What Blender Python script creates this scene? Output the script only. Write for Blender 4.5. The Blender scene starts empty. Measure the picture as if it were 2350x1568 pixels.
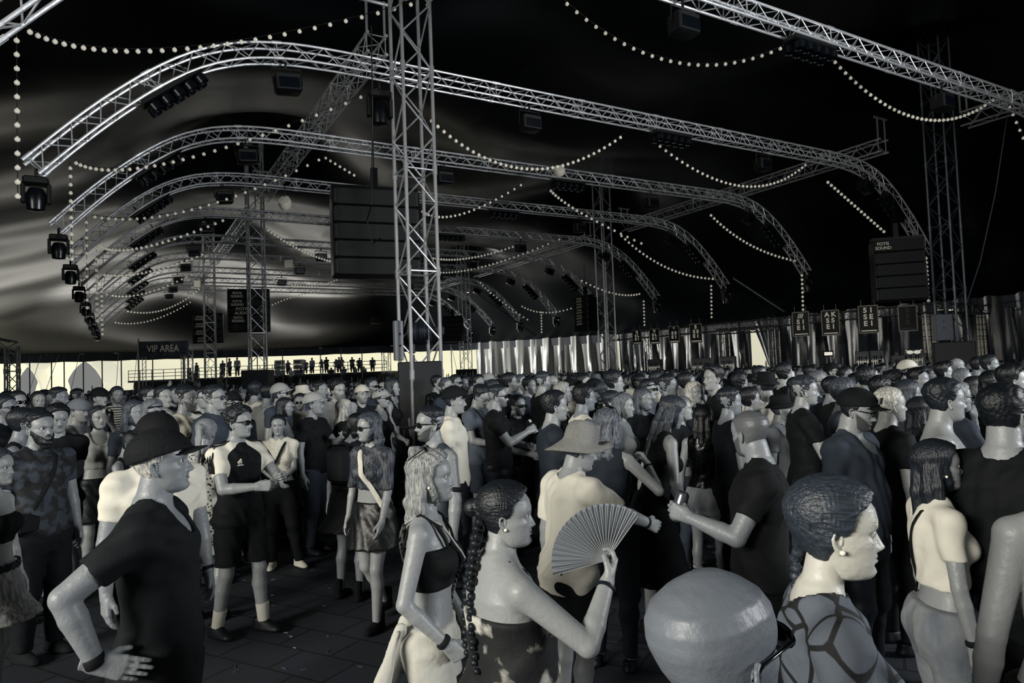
import bpy, bmesh, math, random
import numpy as np
from mathutils import Vector, Matrix, Euler
rnd = random.Random(7)
S = bpy.context.scene
COL = S.collection
# ------------------------------------------------------------------ camera
F = 1567.0; W, H = 2350, 1568
PITCH = math.atan((855-784)/F); ROLL = 0.037; CH = 2.0
_fw = np.array([0, math.cos(PITCH), math.sin(PITCH)]); _rt = np.array([1., 0, 0]); _up = np.cross(_rt, _fw)
_rt2 = _rt*math.cos(ROLL)-_up*math.sin(ROLL); _up2 = _up*math.cos(ROLL)+_rt*math.sin(ROLL)
cam_d = bpy.data.cameras.new('camera'); cam = bpy.data.objects.new('camera', cam_d); COL.objects.link(cam)
cam_d.sensor_width = 36; cam_d.lens = F/W*36; cam_d.clip_end = 400; cam_d.clip_start = .05
cam.matrix_world = Matrix(((_rt2[0], _up2[0], -_fw[0], 0), (_rt2[1], _up2[1], -_fw[1], 0), (_rt2[2], _up2[2], -_fw[2], CH), (0, 0, 0, 1)))
S.camera = cam
def at(x, y, d):                       # the point seen at a photo pixel, d metres ahead of the lens
    r = _fw+_rt2*(x-W/2)/F+_up2*(H/2-y)/F
    return Vector((r*d/r[1]+np.array([0, 0, CH])).tolist())
def at_z(x, y, z):
    r = _fw+_rt2*(x-W/2)/F+_up2*(H/2-y)/F
    return Vector((r*(z-CH)/r[2]+np.array([0, 0, CH])).tolist())
TH = math.radians(30)                  # the tent's long axis runs 30 degrees to the left of the view
AX = Vector((-math.sin(TH), math.cos(TH), 0)); BX = Vector((math.cos(TH), math.sin(TH), 0))
def uv(u, v, z=0): return BX*u+AX*v+Vector((0, 0, z))
def to_uv(p): return p.dot(BX), p.dot(AX)
# ------------------------------------------------------------------ light
S.view_settings.view_transform = 'Standard'; S.view_settings.look = 'None'
S.view_settings.exposure = -0.25; S.view_settings.gamma = 1.0; S.view_settings.use_curve_mapping = False
wd = bpy.data.worlds.new('daylight'); S.world = wd; wd.use_nodes = True
bg = wd.node_tree.nodes['Background']; bg.inputs[0].default_value = (.88, .90, .88, 1); bg.inputs[1].default_value = 0.28
S.cycles.max_bounces = 6; S.cycles.diffuse_bounces = 3; S.cycles.glossy_bounces = 3; S.cycles.transparent_max_bounces = 6
S.cycles.use_adaptive_sampling = True; S.cycles.adaptive_threshold = .03
S.cycles.use_denoising = True
def area(name, loc, target, sx, sy, power, col=(1, .97, .9), spread=180):
    l = bpy.data.lights.new(name, 'AREA'); l.shape = 'RECTANGLE'; l.size = sx; l.size_y = sy; l.energy = power; l.color = col
    l.spread = math.radians(spread)
    o = bpy.data.objects.new(name, l); COL.objects.link(o); o.location = loc
    o.rotation_euler = (Vector(target)-Vector(loc)).to_track_quat('-Z', 'Y').to_euler(); return o
# daylight through the open front side of the tent, to the left behind the lens and beyond the stage to the right
area('open_side_daylight', (-10, -6, 5.6), (3, 8, .4), 7, 2.6, 1000, (1, .955, .86), 92)
area('stage_side_daylight', (17, 1, 5.0), (2, 9, 1.5), 5, 3, 1350, (.96, .98, 1), 110)
area('left_eave_daylight', uv(-14.6, 46, 1.2), uv(-9.5, 48, 7), 30, .8, 1250, (1, .97, .90), 75)
area('far_side_daylight', uv(8, 64.5, 1.0), uv(8, 57, 9), 34, 1.0, 420, (1, .97, .90), 75)
area('far_gap_daylight', uv(20, 58, 2.2), uv(31, 44, 2.8), 5, 2, 1900, (1, .97, .90), 100)
# ------------------------------------------------------------------ helpers
def s2l(c): return c/12.92 if c <= .04045 else ((c+.055)/1.055)**2.4
_RT = [0, 20, 45, 80, 120, 160, 200, 240, 255]
_RC = [(0, 1, 2), (8, 14, 20), (34, 42, 52), (69, 77, 89), (111, 117, 124), (156, 158, 155), (203, 201, 189), (241, 237, 220), (254, 250, 234)]
def tone(t):                           # the photograph's toning: blue-black shadows, slate mid greys, cream whites
    c = [np.interp(t, _RT, [q[i] for q in _RC])/255 for i in range(3)]
    return tuple(s2l(float(x)) for x in c)+(1,)
_M = {}
def mat(name, t=None, rough=.6, metal=0., bump=0., bscale=60., emit=0., spec=.5, col=None, sheen=0, stretch=None):
    if name in _M: return _M[name]
    m = bpy.data.materials.new(name); m.use_nodes = True; n = m.node_tree.nodes; l = m.node_tree.links
    p = n['Principled BSDF']; p.inputs['Base Color'].default_value = col or tone(t); p.inputs['Roughness'].default_value = rough
    p.inputs['Metallic'].default_value = metal; p.inputs['Specular IOR Level'].default_value = spec
    if sheen: p.inputs['Sheen Weight'].default_value = sheen
    if emit: p.inputs['Emission Color'].default_value = col or tone(t); p.inputs['Emission Strength'].default_value = emit
    if bump:
        tc = n.new('ShaderNodeTexCoord'); nz = n.new('ShaderNodeTexNoise'); b = n.new('ShaderNodeBump')
        nz.inputs['Scale'].default_value = bscale; nz.inputs['Detail'].default_value = 3; b.inputs['Strength'].default_value = bump; b.inputs['Distance'].default_value = .02
        if stretch:
            mp = n.new('ShaderNodeMapping'); mp.inputs['Scale'].default_value = stretch; l.new(tc.outputs['Object'], mp.inputs[0]); l.new(mp.outputs[0], nz.inputs['Vector'])
        else: l.new(tc.outputs['Object'], nz.inputs['Vector'])
        l.new(nz.outputs[0], b.inputs['Height']); l.new(b.outputs[0], p.inputs['Normal'])
    _M[name] = m; return m
def mottle(m, t0, t1, scale, lo=.4, hi=.6, kind='noise', stretch=None, detail=3):      # two tones mixed by a texture
    n = m.node_tree.nodes; l = m.node_tree.links; p = n['Principled BSDF']
    tc = n.new('ShaderNodeTexCoord'); mp = n.new('ShaderNodeMapping'); mp.inputs['Scale'].default_value = stretch or (1, 1, 1)
    if kind == 'noise': t = n.new('ShaderNodeTexNoise'); t.inputs['Detail'].default_value = detail
    elif kind == 'voronoi': t = n.new('ShaderNodeTexVoronoi')
    elif kind == 'edge': t = n.new('ShaderNodeTexVoronoi'); t.feature = 'DISTANCE_TO_EDGE'
    elif kind == 'wave': t = n.new('ShaderNodeTexWave'); t.bands_direction = 'Z'; t.inputs['Distortion'].default_value = detail
    t.inputs['Scale'].default_value = scale
    cr = n.new('ShaderNodeValToRGB'); cr.color_ramp.elements[0].position = lo; cr.color_ramp.elements[1].position = hi
    cr.color_ramp.elements[0].color = tone(t0); cr.color_ramp.elements[1].color = tone(t1)
    l.new(tc.outputs['Object'], mp.inputs[0]); l.new(mp.outputs[0], t.inputs['Vector']); l.new(t.outputs[0], cr.inputs[0]); l.new(cr.outputs[0], p.inputs['Base Color'])
    return m
class MB:
    def __init__(s): s.v = []; s.f = []; s.n = 0
    def add(s, v, f):
        v = np.asarray(v, np.float32).reshape(-1, 3); s.v.append(v); s.f += [tuple(i+s.n for i in q) for q in f]; s.n += len(v); return s
    def path(s, pts, r, n=6, caps=True, squash=1.):
        P = np.asarray([tuple(p) for p in pts], float); m = len(P); r = np.broadcast_to(np.asarray(r, float), (m,))
        T = np.gradient(P, axis=0); T /= np.linalg.norm(T, axis=1)[:, None]+1e-9
        a = np.array([0, 0, 1.]) if abs(T[0][2]) < .9 else np.array([1., 0, 0]); V = []
        s1 = np.cross(T[0], a); s1 /= np.linalg.norm(s1)
        for i in range(m):
            s1 = s1-T[i]*(s1@T[i]); s1 /= np.linalg.norm(s1)+1e-9; s2 = np.cross(T[i], s1)
            for k in range(n):
                q = 2*math.pi*k/n; V.append(P[i]+r[i]*(math.cos(q)*s1+squash*math.sin(q)*s2))
        Fc = [(i*n+k, i*n+(k+1) % n, (i+1)*n+(k+1) % n, (i+1)*n+k) for i in range(m-1) for k in range(n)]
        if caps: Fc += [tuple(range(n-1, -1, -1)), tuple((m-1)*n+k for k in range(n))]
        return s.add(V, Fc)
    def tube(s, a, b, r, n=6, r2=None): return s.path([a, b], [r, r if r2 is None else r2], n)
    def box(s, c, sz, rz=0., bev=0., M=None):
        x, y, z = [q/2 for q in sz]; b = min(bev, x, y, z)
        if b:
            V = []; pr = [(x-b, y-b), ]
            ring = lambda X, Y, Z: [(X-b, Y, Z), (-X+b, Y, Z), (-X, Y-b, Z), (-X, -Y+b, Z), (-X+b, -Y, Z), (X-b, -Y, Z), (X, -Y+b, Z), (X, Y-b, Z)]
            V = ring(x-b, y-b, -z)+ring(x, y, -z+b)+ring(x, y, z-b)+ring(x-b, y-b, z)
            Fc = [tuple(range(7, -1, -1)), tuple(range(24, 32))]+[(i*8+k, i*8+(k+1) % 8, (i+1)*8+(k+1) % 8, (i+1)*8+k) for i in range(3) for k in range(8)]
        else:
            V = [(i*x, j*y, k*z) for k in (-1, 1) for i, j in ((-1, -1), (1, -1), (1, 1), (-1, 1))]
            Fc = [(3, 2, 1, 0), (4, 5, 6, 7), (0, 1, 5, 4), (1, 2, 6, 5), (2, 3, 7, 6), (3, 0, 4, 7)]
        V = np.array(V, float)
        if M is not None: V = V@np.array(M)[:3, :3].T
        elif rz: c_, s_ = math.cos(rz), math.sin(rz); V = V@np.array([[c_, s_, 0], [-s_, c_, 0], [0, 0, 1]])
        return s.add(V+np.array(tuple(c)), Fc)
    def lathe(s, prof, c=(0, 0, 0), n=16, M=None, squash=(1, 1)):
        V = [(r*math.cos(2*math.pi*k/n)*squash[0], r*math.sin(2*math.pi*k/n)*squash[1], z) for r, z in prof for k in range(n)]; m = len(prof)
        V = np.array(V, float)
        if M is not None: V = V@np.array(M)[:3, :3].T
        Fc = [(i*n+k, i*n+(k+1) % n, (i+1)*n+(k+1) % n, (i+1)*n+k) for i in range(m-1) for k in range(n)]
        Fc += [tuple(range(n-1, -1, -1)), tuple((m-1)*n+k for k in range(n))]
        return s.add(V+np.array(tuple(c)), Fc)
    def ball(s, c, r, n=10, m=6, sq=(1, 1, 1)):
        pr = [(max(1e-4, math.sin(math.pi*i/m)), -math.cos(math.pi*i/m)) for i in range(m+1)]
        V = np.array([(a*math.cos(2*math.pi*k/n), a*math.sin(2*math.pi*k/n), z) for a, z in pr for k in range(n)])*r*np.array(sq)
        return s.add(V+np.array(tuple(c)), [(i*n+k, i*n+(k+1) % n, (i+1)*n+(k+1) % n, (i+1)*n+k) for i in range(m) for k in range(n)])
    def grid(s, fn, nu, nv):
        V = [fn(i/nu, j/nv) for j in range(nv+1) for i in range(nu+1)]
        return s.add(V, [(j*(nu+1)+i, j*(nu+1)+i+1, (j+1)*(nu+1)+i+1, (j+1)*(nu+1)+i) for j in range(nv) for i in range(nu)])
    def mesh(s, name, smooth=True):
        me = bpy.data.meshes.new(name); V = np.concatenate(s.v) if s.v else np.zeros((0, 3))
        me.from_pydata(V.tolist(), [], s.f)
        if smooth: me.polygons.foreach_set('use_smooth', [True]*len(me.polygons))
        me.update(); return me
    def build(s, name, m, parent=None, smooth=True, loc=None, label=None, flat=False):
        me = s.mesh(name, smooth and not flat); me.materials.append(m)
        o = bpy.data.objects.new(name, me); COL.objects.link(o)
        if smooth and not flat:
            try: me.set_sharp_from_angle(angle=math.radians(40))
            except Exception: pass
        if parent: o.parent = parent
        if loc is not None: o.location = loc
        if label: o['label'] = label
        return o
def tag(o, label=None, cat=None, group=None, kind=None):
    if label: o['label'] = label
    if cat: o['category'] = cat
    if group: o['group'] = group
    if kind: o['kind'] = kind
    return o
def thing(name, label, cat, loc=(0, 0, 0), rz=0., group=None):
    o = bpy.data.objects.new(name, None); COL.objects.link(o); o.location = loc; o.rotation_euler = (0, 0, rz); o.empty_display_size = .1
    return tag(o, label, cat, group)
def dup(root, loc=None, rz=None, label=None, group=None, rot=None, scale=None):
    kids = {}
    for k in COPYKIDS(root): pass
    r = _cp(root, None)
    if loc is not None: r.location = loc
    if rz is not None: r.rotation_euler = (0, 0, rz)
    if rot is not None: r.rotation_euler = rot
    if scale is not None: r.scale = (scale,)*3
    if label: r['label'] = label
    if group: r['group'] = group
    return r
def COPYKIDS(r): return list(r.children)
def _cp(o, par):
    c = o.copy(); COL.objects.link(c)
    if par is not None: c.parent = par
    for ch in list(o.children): _cp(ch, c)
    return c
def text_mesh(body, size, m, name='lettering', parent=None, loc=(0, 0, 0), rot=(0, 0, 0), ext=.003, align='CENTER', bold=0.):
    cu = bpy.data.curves.new(name, 'FONT'); cu.body = body; cu.size = size; cu.extrude = ext; cu.align_x = align; cu.align_y = 'CENTER'; cu.offset = bold
    o = bpy.data.objects.new(name, cu); COL.objects.link(o)
    dg = bpy.context.evaluated_depsgraph_get(); me = bpy.data.meshes.new_from_object(o.evaluated_get(dg)); bpy.data.objects.remove(o)
    me.materials.clear(); me.materials.append(m); o = bpy.data.objects.new(name, me); COL.objects.link(o)
    o.location = loc; o.rotation_euler = rot
    if parent: o.parent = parent
    return o
# ------------------------------------------------------------------ materials of the place
ALU = mat('aluminium_truss', 232, .3, .5, bump=.15, bscale=9, col=(.70, .73, .76, 1))
ALUD = mat('weathered_steel', 185, .42, .6, bump=.3, bscale=14, col=(.47, .49, .51, 1))
BLK = mat('black_paint', 7, .5); BLKG = mat('black_gloss', 12, .22); CASE = mat('dark_cabinet_paint', 12, .6)
BULB = mat('opal_bulb', 225, .35, emit=.32); CABLE = mat('black_cable', 10, .6)
WHITE = mat('white_paint', 225, .5); GREYP = mat('grey_paint', 110, .5)
# ------------------------------------------------------------------ ground
def ground_mat():
    m = mat('dark_stone_paving', 22, .72); n = m.node_tree.nodes; l = m.node_tree.links; p = n['Principled BSDF']
    tc = n.new('ShaderNodeTexCoord'); br = n.new('ShaderNodeTexBrick'); br.inputs['Scale'].default_value = 1.; br.inputs['Brick Width'].default_value = .52
    br.inputs['Row Height'].default_value = .34; br.inputs['Mortar Size'].default_value = .012; br.inputs['Color1'].default_value = tone(56); br.inputs['Color2'].default_value = tone(46); br.inputs['Mortar'].default_value = tone(12)
    nz = n.new('ShaderNodeTexNoise'); nz.inputs['Scale'].default_value = 2.2; nz.inputs['Detail'].default_value = 6
    mx = n.new('ShaderNodeMixRGB'); mx.blend_type = 'MULTIPLY'; mx.inputs[0].default_value = .8
    rot = n.new('ShaderNodeMapping'); rot.inputs['Rotation'].default_value = (0, 0, .5)
    b = n.new('ShaderNodeBump'); b.inputs['Strength'].default_value = .5; b.inputs['Distance'].default_value = .02
    l.new(tc.outputs['Object'], rot.inputs[0]); l.new(rot.outputs[0], br.inputs['Vector']); l.new(tc.outputs['Object'], nz.inputs['Vector'])
    l.new(br.outputs['Color'], mx.inputs[1]); l.new(nz.outputs[0], mx.inputs[2]); l.new(mx.outputs[0], p.inputs['Base Color'])
    l.new(br.outputs['Fac'], b.inputs['Height']); l.new(b.outputs[0], p.inputs['Normal']); return m
EAVE = 4.8
per = [uv(-15, -12), uv(-15.5, 20), uv(-15, 45), uv(-12.5, 60), at_z(0, 818, EAVE), at_z(300, 810, EAVE), at_z(500, 805, EAVE), at_z(700, 800, EAVE), at_z(850, 795, EAVE), at_z(1080, 788, EAVE),
       at_z(1200, 781, EAVE), at_z(1420, 766, EAVE), uv(36, 30), uv(37, 10), uv(37, -12)]
per = [Vector((p.x, p.y, EAVE)) for p in per]
b = MB(); b.grid(lambda a, c: (-60+120*a, -15+180*c, 0), 2, 2)
tag(b.build('floor', ground_mat()), 'dark stone paving under the tent', kind='structure')
b = MB(); q = [uv(-45, 64), uv(70, 60), uv(90, 160), uv(-90, 160)]
b.add([(p.x, p.y, .02) for p in q], [(0, 1, 2, 3)])
tag(b.build('ground', mat('sunlit_ground', 235, .9, col=(.8, .77, .6, 1), emit=.55)), kind='structure')  # glow in the material stands in for sunshine on the ground
# ------------------------------------------------------------------ canvas
PER = np.array([(to_uv(p)) for p in per])
MASTS_V = [-4.3, 12.2, 28.7, 45., 61.]; ARCH_V = [8.4, 13.5, 18.4, 22.8, 27.6, 32.8, 37.3, 42., 46.2, 50.]
def seg_dist(u, v):
    best = 1e9
    for i in range(len(PER)-1):
        a, c = PER[i], PER[i+1]; t = max(0, min(1, ((u-a[0])*(c[0]-a[0])+(v-a[1])*(c[1]-a[1]))/((c-a)@(c-a))))
        best = min(best, math.hypot(u-a[0]-t*(c[0]-a[0]), v-a[1]-t*(c[1]-a[1])))
    return best
def canvas_z(u, v):
    d = seg_dist(u, v); z = EAVE+(9.9-EAVE)*(1-math.exp(-d/9.))*1.12
    pk = 0
    for mu in (5., 23.):
        for mv in MASTS_V: pk += 4.2*math.exp(-math.hypot((u-mu)/1.1, v-mv)/3.8)
    z += pk*min(1, d/6)
    z += .20*math.sin(v*.85+1.3*math.sin(u*.35))*min(1, d/3)        # taut pleats
    return z
def canvas():
    m = mat('dark_tent_canvas', 10, .31, bump=.28, bscale=.5, spec=.42)
    n = m.node_tree.nodes; l = m.node_tree.links; p = n['Principled BSDF']
    b = MB(); cu, cv = 11., 27.; N, K = 150, 44
    ang = []; L = np.cumsum([0]+[np.linalg.norm(PER[i+1]-PER[i]) for i in range(len(PER)-1)])
    rim = [(np.interp(L[-1]*i/N, L, PER[:, 0]), np.interp(L[-1]*i/N, L, PER[:, 1])) for i in range(N+1)]
    spine = lambda v: (11., max(-12, min(52, v)))
    V = []
    for j in range(K+1):
        t = (j/K)**1.25
        for (u, v) in rim:
            su, sv = spine(v*.9); uu = u+(su-u)*t; vv = v+(sv-v)*t; p3 = uv(uu, vv, canvas_z(uu, vv)); V.append(p3[:])
    b.add(V, [(j*(N+1)+i, j*(N+1)+i+1, (j+1)*(N+1)+i+1, (j+1)*(N+1)+i) for j in range(K) for i in range(N)])
    o = b.build('ceiling', m); tag(o, 'dark pitched canvas roof of the marquee', kind='structure')
    # valance hanging from the eave
    b = MB(); V = []
    for (u, v) in rim:
        for z in (EAVE+.02, EAVE-.25, EAVE-.62): q = uv(u, v, z+.03*math.sin(u*3+v*2)); V.append(q[:])
    b.add(V, [(i*3+k, i*3+k+1, (i+1)*3+k+1, (i+1)*3+k) for i in range(N) for k in range(2)])
    tag(b.build('trim_1', mat('valance_cloth', 48, .6)), 'slate valance strip along the eave', kind='structure')
canvas()
# ------------------------------------------------------------------ side walls
def drape(name, pts, z0, z1, m, amp=.16, per_m=2.2, gather=0.):
    b = MB(); P = [Vector((p.x, p.y, 0)) for p in pts]; L = [0]
    for i in range(len(P)-1): L.append(L[-1]+(P[i+1]-P[i]).length)
    n = int(L[-1]*6); V = []; R = random.Random(len(name)*7+int(L[-1]))
    ph = [R.uniform(0, 6) for _ in range(4)]
    for i in range(n+1):
        s = L[-1]*i/n; k = max(0, min(len(P)-2, next((a for a in range(len(P)-1) if s <= L[a+1]+1e-6), len(P)-2)))
        t = (s-L[k])/(L[k+1]-L[k]); q = P[k].lerp(P[k+1], t); d = (P[k+1]-P[k]).normalized(); nn = Vector((-d.y, d.x, 0))
        for j in range(9):
            h = j/8; a = amp*(.35+.65*(1-h))*(math.sin(s*per_m*2.1+ph[0]+h)+.6*math.sin(s*per_m*4.7+ph[1]+2*h*math.sin(s*.7))+.5*math.sin(s*per_m+ph[2]))
            V.append((q+nn*a+Vector((0, 0, z0+(z1-z0)*h)))[:])
    b.add(V, [(i*9+j, i*9+j+1, (i+1)*9+j+1, (i+1)*9+j) for i in range(n) for j in range(8)])
    return b.build(name, m)
SATIN = mat('grey_satin_lining', 150, .34, bump=.3, bscale=3., stretch=(6, 6, .6)); SATD = mat('dark_satin_lining', 46, .33, bump=.3, bscale=3., stretch=(6, 6, .6))
rimR = [Vector((p.x, p.y, 0)) for p in per]
cwall = [at(1084, 800, 62), Vector(per[10][:]), at(1330, 800, 54), Vector(per[11][:])]
cwall = [rimR[9]+(rimR[10]-rimR[9])*.1, rimR[10], rimR[10].lerp(rimR[11], .5), rimR[11]]
tag(drape('wall_back', cwall, 0, EAVE+.1, SATIN, .2), 'pale satin curtain wall at the far right', kind='structure')
tag(drape('wall_left', [uv(-15.2, -12), uv(-15.6, 10), uv(-15.5, 30)], 0, EAVE+.1, SATD, .2), 'dark satin side wall at the left, outside the picture', kind='structure')  # added out of view so that less daylight reaches the canvas
wr = [rimR[11]+(rimR[10]-rimR[11])*.01, uv(36, 31.0)]
tag(drape('wall_right', wr, 0, EAVE+.1, SATD, .2), 'dark satin curtain wall behind the bar', kind='structure')
tag(drape('wall_right_front', [uv(36, 29.0), uv(36.2, 24), uv(36.9, 12), uv(37, -10)], 0, EAVE+.1, SATD, .2), 'dark satin curtain wall right of the gap', kind='structure')
# gathered flap beside the bright gap in the wall
b = MB(); V = []
for i in range(13):
    for j in range(11):
        h = j/10; w = (1-h)*.15+h*1.; t = i/12
        V.append((uv(35.95+.1*math.sin(t*22)*(.3+.7*h), 29.0+t*(.15+1.75*h**1.3), 4.9*h))[:])
b.add(V, [(i*11+j, i*11+j+1, (i+1)*11+j+1, (i+1)*11+j) for i in range(12) for j in range(10)])
tag(b.build('wall_flap', mat('pale_satin', 120, .35)), 'gathered satin flap beside the bright gap', kind='structure')
# ------------------------------------------------------------------ poles and ropes of the open far side
def lerp_rim(x0, x1, n, z):
    return [at_z(x0+(x1-x0)*i/(n-1), 818+(790-818)*(x0+(x1-x0)*i/(n-1))/1080, z) for i in range(n)]
pole_m = mat('grey_steel_pole', 70, .5)
p0 = None
for i, x in enumerate([22, 68, 118, 147, 191, 234, 278, 350, 420, 520, 590, 648, 735, 782, 830, 1010, 1035]):
    q = at_z(x, 818-28*x/1080, EAVE-.1); bb = MB(); bb.tube((0, 0, 0), (0, 0, EAVE-.1), .045, 8)
    o = bb.build('side_pole', pole_m, loc=(q.x, q.y, 0)); tag(o, 'thin steel pole at the far eave, %s' % ['in front of the left lattice leg', 'first right of the left lattice leg', 'left of the wide pale tent', 'at the left side of the wide pale tent', 'in the middle of the wide pale tent', 'at the right side of the wide pale tent', 'midway between pale tents and banner', 'left under the banner', 'right under the banner', 'left of the second mast', 'at the second mast', 'right of the second mast', 'behind the tall crate stack', 'right of the tall crate stack', 'left of the smallest mast', 'right of the biggest mast', 'beside the pale curtain'][i], 'tent pole', 'side poles along the open far side')
for i, (x0, x1, y1) in enumerate([(94, 50, 880), (135, 85, 892), (182, 150, 880), (272, 262, 850), (315, 300, 880), (480, 470, 870), (1035, 1060, 850)]):
    a = at_z(x0, 818-28*x0/1080, EAVE-.1); c = Vector((a.x, a.y, 0)); e = at(x1, y1, a.y+3); e.z = 0
    bb = MB(); bb.tube(a, e, .02, 5); tag(bb.build('guy_rope', pole_m), 'slanting guy rope outside the far side, %s from the left' % ['first', 'second', 'third', 'fourth', 'fifth', 'sixth', 'last'][i], 'rope', 'guy ropes outside the far side')
# pale tents on the festival ground outside
def outside_tent(x, y, d, w, h, lab):
    b = MB(); c = at(x, y, d); c.z = 0; V = []
    for t in range(3):
        for k in range(17):
            a = math.pi*k/16; V.append((c.x+w*math.cos(a), c.y+t*3, h*math.sin(a)))
    b.add(V, [(t*17+k, t*17+k+1, (t+1)*17+k+1, (t+1)*17+k) for t in range(2) for k in range(16)])
    for k in range(16):
        a, a2 = math.pi*k/16, math.pi*(k+1)/16
        b.tube((c.x+w*math.cos(a), c.y-.05, h*math.sin(a)), (c.x+w*math.cos(a2), c.y-.05, h*math.sin(a2)), .22, 6)
    tag(b.build('festival_tent', mat('pale_pvc', 205, .6, col=(.74, .72, .58, 1), emit=.85)), lab, 'tent')  # emission brightens the tent cloth in place of daylight
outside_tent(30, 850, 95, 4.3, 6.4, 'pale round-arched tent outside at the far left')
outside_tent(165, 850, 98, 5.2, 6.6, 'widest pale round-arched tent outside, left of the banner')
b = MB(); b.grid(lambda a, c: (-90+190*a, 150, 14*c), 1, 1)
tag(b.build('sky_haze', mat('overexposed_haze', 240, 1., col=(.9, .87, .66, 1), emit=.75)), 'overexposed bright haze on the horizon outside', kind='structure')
# ------------------------------------------------------------------ trusses
def frames(pts, side):
    P = [Vector(p) for p in pts]; out = []
    for i, p in enumerate(P):
        t = (P[min(i+1, len(P)-1)]-P[max(i-1, 0)]).normalized(); w = side.cross(t).normalized(); out.append((p, t, w))
    return out
def resample(pts, step):
    P = [Vector(p) for p in pts]; L = [0]
    for i in range(len(P)-1): L.append(L[-1]+(P[i+1]-P[i]).length)
    n = max(2, round(L[-1]/step)); xs = [L[-1]*i/n for i in range(n+1)]; A = np.array([tuple(p) for p in P])
    return [Vector([float(np.interp(x, L, A[:, k])) for k in range(3)]) for x in xs]
def truss(root, pts, side, s, rc, rl, pitch, m, mode='zig', rung=0):
    fr = frames(resample(pts, pitch), side); h = s/2
    cor = [(-h, -h), (h, -h), (h, h), (-h, h)]
    line = [[f[0]+side*a+f[2]*c for f in fr] for a, c in cor]
    for k in range(4):
        b = MB(); b.path(line[k], rc, 8)
        if rung:
            for i in range(0, len(fr), rung): b.path([line[k][i]-fr[i][1]*.09, line[k][i]+fr[i][1]*.09], rc*1.35, 8)
        b.build('chord', m, root)
    b = MB()
    for k in range(4):
        a, c = line[k], line[(k+1) % 4]
        for i in range(len(fr)-1):
            x, y = (a[i], c[i+1]) if (i+k) % 2 else (c[i], a[i+1])
            b.tube(x, y, rl, 5)
        for i in range(0, len(fr), rung or 99999): b.tube(a[i], c[i], rl*1.1, 5)
    b.build('bracing', m, root)
ARC = [(-1.15, 5.7), (-.43, 6.5), (.23, 7.13), (.95, 7.73), (1.7, 8.16), (2.6, 8.4), (3.7, 8.47), (5.5, 8.47), (11.9, 8.47)]
ARC = ARC+[(23.8-u, z) for u, z in ARC[-2::-1]]
ars = []
def smooth_arc():
    A = np.array(ARC); x = np.linspace(0, 1, len(A)); L = np.concatenate([[0], np.cumsum(np.linalg.norm(np.diff(A, axis=0), axis=1))])
    xs = np.linspace(0, L[-1], 150); U = np.interp(xs, L, A[:, 0]); Z = np.interp(xs, L, A[:, 1])
    k = np.ones(7)/7; U2 = np.convolve(np.pad(U, 3, 'edge'), k, 'valid'); Z2 = np.convolve(np.pad(Z, 3, 'edge'), k, 'valid')
    U2[:3], Z2[:3], U2[-3:], Z2[-3:] = U[:3], Z[:3], U[-3:], Z[-3:]; return U2, Z2
AU, AZ = smooth_arc()
def arc_pt(u): # height of arch centre line
    return float(np.interp(u, AU, AZ))
names = ['nearest, cut by the picture top', 'second nearest', 'third from the lens', 'fourth from the lens', 'fifth from the lens', 'sixth from the lens', 'seventh from the lens', 'third from the far end', 'second from the far end', 'at the far end of the row']
for i, v in enumerate(ARCH_V):
    o = thing('arched_truss', 'curved aluminium truss spanning the tent, '+names[i], 'truss', uv(0, v, 0), TH, 'curved trusses across the tent')
    pts = [Vector((u, 0, z)) for u, z in zip(AU, AZ)]
    truss(o, pts, Vector((0, 1, 0)), .30, .027, .012, .30 if i < 5 else .4, ALU, rung=8)
# masts
mast_lab = {(0, 1): 'biggest lattice mast, left of the middle, rising in front', (0, 2): 'lattice mast left of the hanging loudspeaker cluster, second in the left row', (0, 3): 'narrow lattice mast right of the sign reading VIP AREA', (0, 4): 'small dark lattice mast at the far end of the left row', (1, 1): 'tall lattice mast at the right edge beside the grey control box', (1, 2): 'lattice mast standing where the pale curtain meets the bar', (1, 3): 'lattice mast beside the bright far opening, third in the right row', (1, 4): 'smallest lattice mast, touching the biggest mast on its left'}
MASTP = {(0, 1): at(965, 840, 13.2), (0, 2): at(592, 840, 29), (0, 3): at(483, 840, 43), (0, 4): at(433, 840, 57), (1, 1): at(2187, 790, 21.7), (1, 2): at(1396, 830, 35), (1, 3): at(1070, 840, 48.6), (1, 4): at(887, 850, 62)}
COVER = mat('black_cloth_cover', 26, .6, bump=.4, bscale=5)
for (r, k), p in MASTP.items():
    o = thing('lattice_mast', mast_lab[(r, k)], 'mast', (p.x, p.y, 0), TH)
    hh = canvas_z(*to_uv(p))-.15
    truss(o, [Vector((0, 0, .05)), Vector((0, 0, hh))], Vector((0, 1, 0)), .60 if k == 1 and r == 0 else .62, .037 if k < 3 else .034, .017, .66, ALUD if (r, k) != (1, 1) else mat('dull_steel', 95, .5, .8, bump=.3, bscale=14), rung=3)
    b = MB(); hgt = {(0, 1): 2.27, (0, 2): 2.5, (0, 3): 2.3, (0, 4): 2.2, (1, 1): 2.45, (1, 2): 1.9, (1, 3): 2.35, (1, 4): 2.3}[(r, k)]
    w = .82 if (r, k) == (0, 1) else 1.1
    b.box((0, 0, hgt/2), (w, w, hgt), bev=.02)
    tag(b.build('mast_base_cover', COVER, loc=(p.x, p.y, 0)), 'black cloth box around the foot of the '+' '.join(mast_lab[(r, k)].split(',')[0].split()[:8]), 'base cover').rotation_euler = (0, 0, .1 if r == 0 else -.5)
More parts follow.
